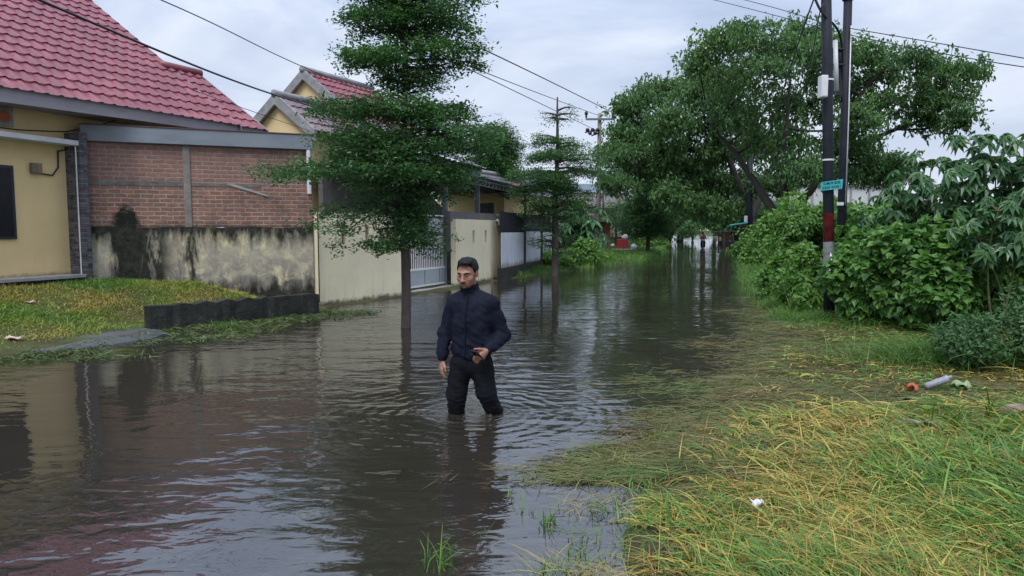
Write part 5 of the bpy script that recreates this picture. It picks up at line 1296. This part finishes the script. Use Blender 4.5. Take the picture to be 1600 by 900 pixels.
scrap('orange plastic scrap beside the tilted bottle', 'plastic_scrap', 1424, 599, .11, .07, simple('orange_plastic', (.34, .085, .04), .6))
scrap('crumpled white plastic piece on the straw in the foreground', 'plastic_scrap', 1184, 786, .07, .045, M['bag_white'], .3, .10, .015)
scrap('flat pinkish sheet scrap half buried in the grass mat', 'sheet_scrap', 1435, 664, .24, .09, simple('pink_sheet', (.26, .19, .19), .6), -.3, .05, .01)
scrap('green crumpled bag right of the tilted bottle', 'plastic_bag', 1500, 592, .18, .14, simple('green_bag', (.20, .27, .14), .5), .2, .05)
scrap('dark sodden rag below the tilted bottle', 'rag', 1432, 610, .22, .10, simple('rag', (.05, .04, .03), .9), .1, .05, .02)
q = gz(1590, 652, .02); st = Geo(); st.ball((0, 0, .03), (.13, .10, .06), 14, 8); o = st.build('stone', simple('brown_stone', (.24, .18, .14), .9, .25, 8, .5, 20, .01), None, True, world=False); o.location = tuple(q); tag(o, 'smooth brown stone in the grass at the right edge', 'stone')
scrap('pale scrap lying on the yard grass near the left frame edge', 'paper_scrap', 22, 529, .2, .14, simple('pale_scrap', (.42, .33, .27), .8), 0, .05, .015)
scrap('small pink scrap on the yard grass', 'paper_scrap', 50, 507, .14, .08, simple('pink_scrap', (.45, .33, .26), .8), 0, .05, .015)

# ---- small wooden cart on the right bank
ct = at(1140, 385, 47); ct[2] = .12
kt = thing('handcart', 'dark wooden handcart with small roof on the far right bank', 'cart', ct, R_(10))
Geo().box(-.55, .75, -.4, .4, .42, .78).build('cart_box', M['dark_metal'], kt, world=False, bevel=.02)
for (x, z0, z1) in ((-.6, .0, 1.42), (.05, .78, 1.38)):
    for y in (-.38, .38): Geo().box(x - .04, x + .04, y - .03, y + .03, z0, z1).build('post', M['brown_wood'], kt, world=False)
Geo().box(-.75, .2, -.5, .5, 1.40, 1.46).build('cart_roof', M['steel_grey'], kt, world=False)
Geo().box(-.60, -.05, -.02, .02, .80, 1.36).build('back_board', M['rust'], kt, world=False)
for y in (-.46, .46):
    wq = Geo(); a = np.linspace(0, 2 * math.pi, 25); ring = np.stack([.5 + .26 * np.cos(a), np.full(25, y), .28 + .26 * np.sin(a)], -1); wq.tube(ring, .035, 6, False); wl_ = wq.build('wheel', M['tyre'], kt, True, world=False)
    sp2 = Geo(); sp2.tube([(.5, y - .02, .28), (.5, y + .02, .28)], .2, 14); sp2.build('rim', M['steel_grey'], wl_, world=False)
lg = Geo(); lg.box(-.52, -.44, -.36, -.28, -.1, .41); lg.build('leg', M['brown_wood'], kt, world=False)
# ================================================================== PEOPLE (signed-distance modelling -> one continuous surface)
class SDF:
    def __init__(s, lo, hi, h):
        s.h = h; s.lo = np.array(lo, float); n = np.ceil((np.array(hi) - s.lo) / h).astype(int) + 1
        s.ax = [s.lo[k] + np.arange(n[k]) * h for k in range(3)]; s.v = np.full(n, 1.0, np.float32)
    def sub(s, lo, hi, pad):
        sl = []
        for k in range(3):
            a = int(max(0, math.floor((lo[k] - pad - s.lo[k]) / s.h))); b = int(min(len(s.ax[k]), math.ceil((hi[k] + pad - s.lo[k]) / s.h) + 1)); sl.append(slice(a, max(a, b)))
        sl = tuple(sl); return sl, s.ax[0][sl[0]][:, None, None], s.ax[1][sl[1]][None, :, None], s.ax[2][sl[2]][None, None, :]
    def blend(s, sl, d, k, op):
        a = s.v[sl]
        if op == 'add':
            if k > 0:
                hh = np.clip(.5 + .5 * (a - d) / k, 0, 1); s.v[sl] = a * (1 - hh) + d * hh - k * hh * (1 - hh)
            else: s.v[sl] = np.minimum(a, d)
        else:
            if k > 0:
                hh = np.clip(.5 - .5 * (a + d) / k, 0, 1); s.v[sl] = a * (1 - hh) + (-d) * hh + k * hh * (1 - hh)
            else: s.v[sl] = np.maximum(a, -d)
    def cap(s, a, b, ra, rb=None, k=.03, op='add'):
        rb = ra if rb is None else rb; a = np.asarray(a, float); b = np.asarray(b, float); R = max(ra, rb)
        sl, x, y, z = s.sub(np.minimum(a, b) - R, np.maximum(a, b) + R, k + .03)
        d = b - a; L2 = d @ d + 1e-12
        t = np.clip(((x - a[0]) * d[0] + (y - a[1]) * d[1] + (z - a[2]) * d[2]) / L2, 0, 1)
        q = np.sqrt((x - a[0] - t * d[0]) ** 2 + (y - a[1] - t * d[1]) ** 2 + (z - a[2] - t * d[2]) ** 2) - (ra + (rb - ra) * t)
        s.blend(sl, q, k, op); return s
    def ell(s, c, r, k=.03, op='add', M3=None):
        c = np.asarray(c, float); r = np.asarray(r, float); R = r.max()
        sl, x, y, z = s.sub(c - R, c + R, k + .03); X, Y, Z = x - c[0], y - c[1], z - c[2]
        if M3 is not None:
            X, Y, Z = (M3[0, i] * X + M3[1, i] * Y + M3[2, i] * Z for i in range(3))
        X = X + 0 * (Y + Z)
        p = np.sqrt((X / r[0]) ** 2 + (Y / r[1]) ** 2 + (Z / r[2]) ** 2); g2 = np.sqrt((X / r[0] ** 2) ** 2 + (Y / r[1] ** 2) ** 2 + (Z / r[2] ** 2) ** 2) + 1e-6
        s.blend(sl, p * (p - 1) / g2, k, op); return s
    def func(s, f, op='max'):
        x, y, z = s.ax[0][:, None, None], s.ax[1][None, :, None], s.ax[2][None, None, :]
        s.v = np.maximum(s.v, f(x, y, z).astype(np.float32)); return s
    def mesh(s):
        v = s.v; n = np.array(v.shape); c = n - 1
        corn = [(i, j, k) for i in (0, 1) for j in (0, 1) for k in (0, 1)]
        neg = v < 0; cnt = np.zeros(c, np.int8)
        for (i, j, k) in corn: cnt += neg[i:i + c[0], j:j + c[1], k:k + c[2]]
        act = (cnt > 0) & (cnt < 8); I = np.argwhere(act); idx = -np.ones(c, np.int64); idx[act] = np.arange(len(I))
        cv = {q: v[I[:, 0] + q[0], I[:, 1] + q[1], I[:, 2] + q[2]] for q in corn}
        acc = np.zeros((len(I), 3)); num = np.zeros(len(I))
        for a in corn:
            for ax in range(3):
                if a[ax] == 0:
                    b = list(a); b[ax] = 1; b = tuple(b); va, vb = cv[a], cv[b]; m = (va < 0) != (vb < 0); t = np.where(m, va / np.where(m, va - vb, 1), 0)
                    p = np.array(a, float)[None] + np.zeros((len(I), 1)); p[:, ax] = t; acc += p * m[:, None]; num += m
        V = (I + acc / num[:, None]) * s.h + s.lo; Q = []
        for ax in range(3):
            o1, o2 = [(1, 2), (2, 0), (0, 1)][ax]
            sl0 = [slice(None)] * 3; sl1 = [slice(None)] * 3; sl0[ax] = slice(0, -1); sl1[ax] = slice(1, None)
            m = neg[tuple(sl0)] != neg[tuple(sl1)]; E = np.argwhere(m); ok = (E[:, o1] > 0) & (E[:, o2] > 0) & (E[:, o1] < c[o1]) & (E[:, o2] < c[o2]); E = E[ok]
            s0 = neg[tuple(E.T)]
            def cell(d1, d2):
                q = E.copy(); q[:, o1] -= d1; q[:, o2] -= d2; return idx[q[:, 0], q[:, 1], q[:, 2]]
            q = np.stack([cell(1, 1), cell(0, 1), cell(0, 0), cell(1, 0)], -1); q[~s0] = q[~s0][:, ::-1]; Q.append(q)
        Q = np.concatenate(Q); return V, Q[(Q >= 0).all(1)]
def fold(V, fn):
    out = V.copy()
    for i, p in enumerate(V): out[i] = p + fn(Vector(p))
    return out

def skinmat():
    t = NT('skin'); v = t.coord(); n = t.noise(v, 28, 4, .6); n2 = t.noise(v, 9, 2, .5)
    c = t.ramp(n2, [(.35, (.235, .112, .072)), (.65, (.30, .152, .102))]); c = t.mix(t.mr(n, .35, .7, 0, .25), c, (.20, .085, .055))
    t.pr(c, t.mr(n, .3, .7, .42, .58), 0, t.bump(n, .08, .002), .45, **{'Subsurface Weight': .08, 'Subsurface Radius': (.012, .004, .002), 'Subsurface Scale': .5}); return t.m
M['skin'] = skinmat()
def cloth(name, c, rough=.75, sheen=.2):
    t = NT(name); v = t.coord(); n = t.noise(t.coord((1, 1, .5)), 7, 4, .6, .6); n2 = t.noise(v, 320, 2, .5)
    col = t.ramp(n, [(.3, tuple(k * .8 for k in c)), (.7, tuple(k * 1.25 for k in c))])
    h = t.math('ADD', t.math('MULTIPLY', n, 1.0), t.math('MULTIPLY', n2, .03))
    t.pr(col, rough, 0, t.bump(h, .55, .02), .08); return t.m
M['jacket'] = cloth('navy_jacket', (.0066, .0078, .0165), .65, .12); M['trousers'] = cloth('dark_trousers', (.0075, .0085, .0135), .8, .1)
def wet_trousers():
    t = NT('wet_trousers'); v = t.coord(); x, y, z = t.xyz(v); n = t.noise(v, 8, 5, .6)
    wet = t.mr(t.math('ADD', z, t.math('MULTIPLY', n, .12)), .20, .11, 0, 1)
    c = t.mix(wet, t.ramp(n, [(.3, (.004, .0045, .007)), (.7, (.0062, .007, .0105))]), (.0025, .003, .0045))
    t.pr(c, t.mr(wet, 0, 1, .85, .3), 0, t.bump(t.noise(t.coord((1, 1, .4)), 9, 5, .6, .5), .5, .02), .12); return t.m
M['wet_trousers'] = wet_trousers()
M['hair'] = simple('black_hair', (.008, .0075, .008), .6, .4, 60, .6, 120, .006, spec=.18)
M['eye'] = simple('eye_dark', (.02, .014, .012), .2, .1, 5, 0, spec=.6); M['lip'] = simple('lip', (.20, .075, .065), .5, .1, 20, .1)
M['phone'] = simple('phone_glass', (.008, .008, .010), .15, .1, 5, 0, spec=.6)

def rotz(a): c, s = math.cos(a), math.sin(a); return np.array([[c, -s, 0], [s, c, 0], [0, 0, 1]])
def rotx(a): c, s = math.cos(a), math.sin(a); return np.array([[1, 0, 0], [0, c, -s], [0, s, c]])
MANBASE = np.array([MAN[0], MAN[1], 0.0])
man = thing('person', 'man in navy zip jacket and dark trousers wading with a phone in his hand', 'person', MANBASE)
HC = np.array([-.018, -.035, 1.232]); HR = rotz(R_(-19)) @ rotx(R_(10)); KH = 1.06
def H(x, y, z): return HC + HR @ (np.array([x, y, z]) * KH)
def place(name, sdf, mat, parent, smooth=True, fn=None, rel=.4, iters=0):
    V, Q = sdf.mesh()
    if iters:
        for _ in range(iters):
            acc = np.zeros_like(V); cn = np.zeros(len(V))
            for a, b in ((0, 1), (1, 2), (2, 3), (3, 0)):
                np.add.at(acc, Q[:, a], V[Q[:, b]]); np.add.at(cn, Q[:, a], 1); np.add.at(acc, Q[:, b], V[Q[:, a]]); np.add.at(cn, Q[:, b], 1)
            V = V + rel * (acc / np.maximum(cn, 1)[:, None] - V)
    if fn: V = fold(V, fn)
    return mesh_obj(name, V, Q, EMPT, mat, parent, smooth, world=False)
b = SDF((-.36, -.36, -.36), (.44, .34, 1.42), .0048)
E = lambda c, r, k=.02, op='add': b.ell(H(*c), np.array(r) * KH, k, op, HR)
Cp = lambda a, c, ra, rb=None, k=.015, op='add': b.cap(H(*a), H(*c), ra * KH, (rb if rb else ra) * KH, k, op)
# skull, face and jaw
E((0, .018, .032), (.074, .096, .086)); E((0, -.028, -.012), (.065, .068, .082), .03); E((0, -.036, -.066), (.052, .056, .044), .03)
E((0, -.076, -.094), (.021, .016, .016), .02)
E((.043, -.062, -.028), (.022, .022, .022), .022); E((-.043, -.062, -.028), (.022, .022, .022), .022)
for sx in (-1, 1):
    Cp((sx * .046, -.072, .022), (sx * .012, -.091, .020), .010, .011, .014)
    E((sx * .031, -.100, -.001), (.016, .013, .010), .012, 'sub')
    E((sx * .031, -.081, -.002), (.0135, .0125, .0095), .004)
    E((sx * .079, .012, -.004), (.010, .021, .031), .008); E((sx * .089, .007, -.002), (.006, .011, .017), .004, 'sub')
    E((sx * .012, -.106, -.040), (.0095, .011, .0085), .006)
Cp((0, -.092, .012), (0, -.115, -.034), .0085, .0125, .012); E((0, -.117, -.037), (.0125, .012, .0105), .008)
E((0, -.095, -.067), (.024, .011, .0065), .006); E((0, -.0925, -.078), (.020, .011, .0075), .006); E((0, -.108, -.0722), (.022, .008, .0018), .003, 'sub')
# neck, hidden trunk, hips, legs
b.cap(H(0, .028, -.06), (.012, .03, 1.02), .056, .062, .03)
b.ell((.022, .0, .86), (.17, .105, .19), .05, M3=rotz(R_(-22))); b.ell((.012, .0, .56), (.155, .105, .17), .06, M3=rotz(R_(-15))); b.ell((.01, 0, .44), (.15, .11, .11), .05)
b.cap((-.15, .06, .97), (.19, -.05, .97), .05, .05, .06)
b.cap((-.075, .03, .42), (-.125, .015, .16), .082, .058, .04); b.cap((-.125, .015, .16), (-.12, .045, -.30), .055, .037, .03)
b.cap((.095, -.01, .42), (.145, -.05, .19), .085, .06, .04); b.cap((.145, -.05, .19), (.235, .05, .02), .058, .048, .03); b.cap((.235, .05, .02), (.285, .13, -.26), .047, .036, .03)
b.cap((-.12, .05, -.31), (-.17, -.10, -.335), .036, .028, .03); b.cap((.285, .13, -.28), (.24, .02, -.335), .036, .028, .03)
# arms
RS, RE, RW = (-.148, .062, .965), (-.222, .07, .70), (-.247, .015, .475)
LS, LE, LW = (.196, -.052, .955), (.290, -.040, .700), (.150, -.200, .592)
b.cap(RS, RE, .052, .042, .03); b.cap(RE, RW, .040, .028, .02); b.cap(LS, LE, .054, .043, .03); b.cap(LE, LW, .041, .029, .02)
# right hand hanging: palm, four curled fingers, thumb
w = np.array(RW)
for k, (dx, dy, L1, L2) in enumerate(((.020, -.030, .034, .040), (.008, -.012, .038, .046), (-.006, .005, .036, .042), (-.018, .020, .029, .034))):
    kn = w + np.array([-.004 + dx * .55, -.012 + dy * .85, -.082]); b.cap(w + [dx * .3, dy * .3, -.005], kn, .0165, .0125, .010)
    m_ = kn + np.array([.004, -.002, -L1]); t_ = m_ + np.array([.022, .004, -L2 * .8]); b.cap(kn, m_, .0105, .0098, .004); b.cap(m_, t_, .0096, .0078, .003)
a0 = w + [.012, -.018, -.020]; a1 = w + [.032, -.052, -.060]; a2 = w + [.036, -.052, -.096]; b.cap(a0, a1, .0155, .012, .008); b.cap(a1, a2, .0112, .0085, .003)
# left hand round the phone
w = np.array(LW); pd = unit(np.array([-.72, -.30, -.52]))      # towards the knuckles
pc = w + pd * .085 + np.array([-.008, -.030, .016])              # phone centre
ph_ax = unit(np.array([-.30, -.62, .55])); ph_n = unit(np.array([-.42, -.55, -.72]) - ph_ax * np.dot([-.42, -.55, -.72], ph_ax)); ph_s = np.cross(ph_ax, ph_n)
b.cap(w, w + pd * .075, .031, .033, .012); b.ell(w + pd * .06 + [.004, .004, -.004], (.040, .030, .042), .012)
for k in range(4):
    s_ = (k - 1.5) * .0185; kn = w + pd * .088 + ph_ax * s_ + np.array([.000, .012, -.010]); L1 = (.036, .041, .039, .031)[k]
    m_ = kn + unit(pd * .95 + np.array([-.05, -.25, -.35])) * L1; t_ = m_ + unit(np.array([-.30, -.80, .42])) * L1 * .8; u_ = t_ + unit(np.array([.25, -.55, .60])) * .020
    b.cap(kn - pd * .02, kn, .0135, .0115, .008); b.cap(kn, m_, .0112, .0102, .003); b.cap(m_, t_, .0100, .0090, .003); b.cap(t_, u_, .0088, .0075, .002)
a0 = w + pd * .02 + [-.012, -.012, .020]; a1 = w + pd * .055 + np.array([-.020, -.030, .050]); a2 = a1 + np.array([-.036, -.026, .004]); b.cap(a0, a1, .016, .0125, .008); b.cap(a1, a2, .0118, .0085, .003)
body = place('body', b, M['skin'], man, iters=1, rel=.25)
# face details
def bit(name, prims, mat, parent, h=.0024, pad=.03, k=.004, fn=None):
    P = np.array([q for p in prims for q in p[0]]); s = SDF(P.min(0) - pad, P.max(0) + pad, h)
    for (pts, r) in prims:
        if len(pts) == 1: s.ell(pts[0], np.array(r) * KH, k, M3=HR)
        else:
            for u_, v_, ra, rb in zip(pts[:-1], pts[1:], r[:-1], r[1:]): s.cap(u_, v_, ra * KH, rb * KH, k)
    return place(name, s, mat, parent, fn=fn)
for sx in (-1, 1):
    bit('eye', [([H(sx * .031, -.0895, -.0025)], (.0105, .0052, .0048))], M['eye'], man)
    bit('eyebrow', [([H(sx * .050, -.081, .018), H(sx * .034, -.0955, .0235), H(sx * .014, -.1005, .019)], (.0035, .0055, .005))], M['hair'], man)
bit('moustache', [([H(-.027, -.0975, -.0645), H(-.012, -.1060, -.0565), H(.012, -.1060, -.0565), H(.027, -.0975, -.0645)], (.0022, .0040, .0040, .0022))], M['hair'], man)
bit('beard', [([H(-.030, -.086, -.080), H(-.018, -.0885, -.101), H(0, -.0905, -.1065), H(.018, -.0885, -.101), H(.030, -.086, -.080)], (.002, .0038, .005, .0038, .002))], M['hair'], man)
bit('lips', [([H(-.018, -.1010, -.0690), H(0, -.1055, -.0680), H(.018, -.1010, -.0690)], (.0022, .0036, .0022)), ([H(-.015, -.0985, -.0775), H(0, -.1025, -.0785), H(.015, -.0985, -.0775)], (.0022, .0042, .0022))], M['lip'], man)
hs = SDF(HC - .17, HC + .17, .004)
hs.ell(H(0, .020, .040), np.array((.0815, .104, .0885)) * KH, .02, M3=HR); hs.ell(H(0, -.035, .098), np.array((.055, .060, .030)) * KH, .03, M3=HR); hs.ell(H(.02, -.06, .100), np.array((.045, .035, .022)) * KH, .02, M3=HR)
def hairline(x, y, z):
    p = np.stack([x - HC[0] + 0 * (y + z), y - HC[1] + 0 * (x + z), z - HC[2] + 0 * (x + y)], -1) @ HR / KH
    yy, zz, xx = p[..., 1], p[..., 2], np.abs(p[..., 0])
    line = np.interp(yy, [-.12, -.066, -.050, -.034, -.022, -.005, .02, .035, .06, .12], [.086, .083, .074, .044, .000, -.012, .026, -.020, -.062, -.070])
    line = np.where(yy < -.04, line - .10 * np.clip(xx - .052, 0, .03) * 6, line)
    return (line - zz) * KH * .8
hs.func(hairline)
def hairn(p): return Vector((0, 0, 0)) + Vector(p - Vector(HC)).normalized() * (.007 * mnoise.noise(p * 42) + .004 * mnoise.noise(p * 95) + .002)
place('hair', hs, M['hair'], man, fn=hairn, iters=1)
# jacket
j = SDF((-.36, -.34, .40), (.44, .34, 1.20), .0065); R22 = rotz(R_(-22))
j.ell((.022, -.005, .86), (.188, .128, .20), .05, M3=R22); j.ell((.015, -.012, .68), (.186, .132, .20), .08, M3=R22); j.ell((.012, -.008, .545), (.182, .130, .11), .06, M3=rotz(R_(-15)))
j.cap((-.13, .052, .965), (.175, -.047, .968), .068, .072, .05); j.cap((.0, .025, 1.055), (-.13, .055, .985), .062, .066, .04); j.cap((.01, .02, 1.055), (.17, -.045, .985), .064, .068, .04)
j.cap(RS, RE, .064, .056, .03); j.cap(RE, np.array(RW) + [0, 0, .035], .062, .050, .02); j.cap(np.array(RW) + [0, 0, .03], np.array(RW) + [.0, 0, .008], .043, .041, .006)
lw = np.array(LW); le = np.array(LE); dv = unit(le - lw)
j.cap(LS, LE, .066, .060, .03); j.cap(LE, lw + dv * .05, .067, .052, .02); j.cap(lw + dv * .04, lw + dv * .012, .045, .043, .006)
nk = H(0, .02, -.075)
j.cap((.010, .022, 1.045), (.002, .010, 1.112), .075, .080, .02); j.cap((.008, .022, 1.05), (.000, .006, 1.16), .058, .068, .012, 'sub')
j.func(lambda x, y, z: .478 + .012 * np.sin(x * 9) - z + 0 * y)
def jf(p):
    n = Vector((p.x - .02, p.y, 0)); n = n.normalized() if n.length > 1e-4 else Vector((0, -1, 0))
    el = math.exp(-((p - Vector(LE)).length / .11) ** 2) + math.exp(-((p - Vector(RE)).length / .12) ** 2); wa = math.exp(-((p.z - .56) / .09) ** 2)
    a = mnoise.noise(Vector((p.x * 7 + p.z * 5, p.y * 7, p.z * 10 - p.x * 6))) * .013 + mnoise.noise(Vector((p.x * 16, p.y * 16, p.z * 26 + p.x * 12))) * (.007 + .010 * el + .008 * wa)
    a += -.004 * math.exp(-((p.z - .515) / .006) ** 2) if p.z < .56 else 0
    return n * a
jk = place('jacket', j, M['jacket'], man, fn=jf, iters=1, rel=.3)
zp = SDF((-.16, -.26, .45), (.06, -.04, 1.15), .004)
# front zip placket follows the chest
pts = []
for z in np.linspace(.50, 1.06, 12):
    ang = R_(-115); cx_, cy_ = .018, -.008
    rr = np.interp(z, [.5, .6, .7, .86, .98, 1.06], [.142, .146, .148, .142, .110, .082]); f = np.array([-.37, -.93, 0])
    pts.append(np.array([cx_, cy_, z]) + f * rr)
zg = Geo(); zg.tube(pts, .0055, 6); zg.build('zip_placket', M['jacket'], jk, True, world=False)
# trousers
tr_ = SDF((-.30, -.28, -.06), (.40, .28, .60), .0065)
tr_.ell((.01, 0, .45), (.172, .128, .13), .04, M3=rotz(R_(-12))); tr_.cap((-.078, .02, .44), (-.122, .012, .18), .103, .086, .03); tr_.cap((-.122, .012, .18), (-.122, .035, -.02), .085, .073, .03)
tr_.cap((.098, -.01, .44), (.142, -.05, .20), .108, .088, .03); tr_.cap((.142, -.05, .20), (.215, .03, .0), .086, .074, .03)
tr_.func(lambda x, y, z: np.where(x < .05, -.004, .005) + .006 * np.sin(x * 40) - z + 0 * y)
def tf(p):
    cx_ = -.11 if p.x < .02 else .15; n = Vector((p.x - cx_, p.y, 0)); n = n.normalized() if n.length > 1e-4 else Vector((0, -1, 0))
    kn = math.exp(-((p.z - .10) / .10) ** 2)
    return n * (mnoise.noise(Vector((p.x * 9, p.y * 9, p.z * 13 + p.x * 8))) * .010 + mnoise.noise(Vector((p.x * 15, p.y * 15, p.z * 42))) * (.003 + .008 * kn))
place('trousers', tr_, M['wet_trousers'], man, fn=tf, iters=1, rel=.3)
# the phone is a thing of its own
hw, hl, ht = .035, .072, .0045
cor = lambda a, c, n: MANBASE + pc + ph_s * a + ph_ax * c + ph_n * n
pg = Geo(); pg.hexa([cor(-hw, -hl, -ht), cor(hw, -hl, -ht), cor(hw, hl, -ht), cor(-hw, hl, -ht)], [cor(-hw, -hl, ht), cor(hw, -hl, ht), cor(hw, hl, ht), cor(-hw, hl, ht)])
o = pg.build('phone', M['phone'], None, fixn=True, bevel=.004); tag(reorigin(o), 'black phone held in the wading man\'s hand', 'phone')

# ---- riders far along the street
def rider(loc, rz_, label_p, label_b, shirt, sc=1.0):
    p = thing('person', label_p, 'person', loc, rz_)
    s = SDF((-.4, -.6, -.4), (.4, .5, 1.5), .018)
    s.ell((0, .02, 1.32), (.075, .09, .11), .02); s.cap((0, .04, 1.22), (0, .06, 1.10), .05, .06, .03); s.cap((0, .06, 1.08), (0, .12, .66), .12, .13, .06)
    for sx in (-1, 1):
        s.cap((sx * .17, .05, 1.06), (sx * .25, -.12, .84), .05, .042, .03); s.cap((sx * .25, -.12, .84), (sx * .27, -.38, .88), .04, .032, .02); s.ell((sx * .27, -.40, .88), (.035, .045, .035), .02)
        s.cap((sx * .09, .10, .62), (sx * .14, -.22, .50), .08, .065, .04); s.cap((sx * .14, -.22, .50), (sx * .14, -.10, .06), .06, .045, .03); s.cap((sx * .14, -.08, .05), (sx * .14, -.24, .03), .04, .03, .02)
        s.ell((sx * .03, -.07, 1.33), (.012, .01, .008), .004, 'sub')
    s.cap((0, -.06, 1.32), (0, -.085, 1.29), .012, .014, .01)
    place('body', s, M['skin'], p)
    t = SDF((-.4, -.35, .5), (.4, .4, 1.25), .02); t.cap((0, .06, 1.06), (0, .12, .64), .16, .165, .06)
    for sx in (-1, 1): t.cap((sx * .15, .05, 1.07), (sx * .24, -.10, .87), .075, .065, .04)
    place('shirt', t, shirt, p)
    l = SDF((-.35, -.4, -.0), (.35, .35, .75), .02)
    for sx in (-1, 1): l.cap((sx * .09, .10, .62), (sx * .14, -.22, .50), .10, .085, .04); l.cap((sx * .14, -.22, .50), (sx * .14, -.12, .14), .082, .065, .03)
    place('trousers', l, M['trousers'], p)
    hh = SDF((-.2, -.15, 1.2), (.2, .25, 1.55), .015); hh.ell((0, .035, 1.36), (.095, .105, .105), .02); hh.func(lambda x, y, z: np.where(y < -.02, 1.36, 1.24) - z + 0 * x); place('hair', hh, M['hair'], p)
    bk = thing('motorbike', label_b, 'motorbike', loc, rz_)
    for y in (-.62, .58):
        a = np.linspace(0, 2 * math.pi, 25); wq = Geo(); wq.tube(np.stack([0 * a, y + .25 * np.cos(a), .0 + .25 * np.sin(a)], -1), .045, 7, False); ww_ = wq.build('wheel', M['tyre'], bk, True, world=False)
        rq = Geo(); rq.tube([(-.03, y, 0), (.03, y, 0)], .17, 14); rq.build('rim', M['steel_grey'], ww_, world=False)
    bs = SDF((-.3, -.75, -.1), (.3, .8, .9), .02); bs.cap((0, -.42, .72), (0, -.50, .30), .11, .08, .03); bs.cap((0, -.45, .30), (0, .10, .22), .08, .10, .04); bs.cap((0, .0, .45), (0, .62, .50), .10, .09, .05); bs.cap((0, -.55, .35), (0, -.68, .12), .06, .05, .02)
    place('fairing', bs, M['dark_metal'], bk)
    Geo().tube([(-.33, -.36, .90), (-.15, -.46, .84), (.15, -.46, .84), (.33, -.36, .90)], .018, 6).build('handlebar', M['dark_metal'], bk, True, world=False)
    Geo().ball((0, -.54, .74), (.07, .05, .06)).build('headlight', M['plate_white'], bk, True, world=False)
    Geo().box(-.12, .12, .0, .62, .56, .62).build('seat', M['tyre'], bk, world=False, bevel=.02)
    return p, bk
M['pink'] = cloth('pink_shirt', (.42, .10, .15), .8, .2); M['pale'] = cloth('pale_shirt', (.45, .42, .42), .8, .2)
q = g(1098, 388); q[2] = .02
r1 = rider(q, R_(-12), 'rider in a pink shirt on the flooded street far away', 'motorbike under the pink-shirted rider in the flood', M['pink'])
q = at(1082, 376, 112); q[2] = .05
r2 = rider(q, R_(-10), 'distant rider in a pale shirt near the avenue end', 'motorbike of the distant pale-shirted rider', M['pale'])
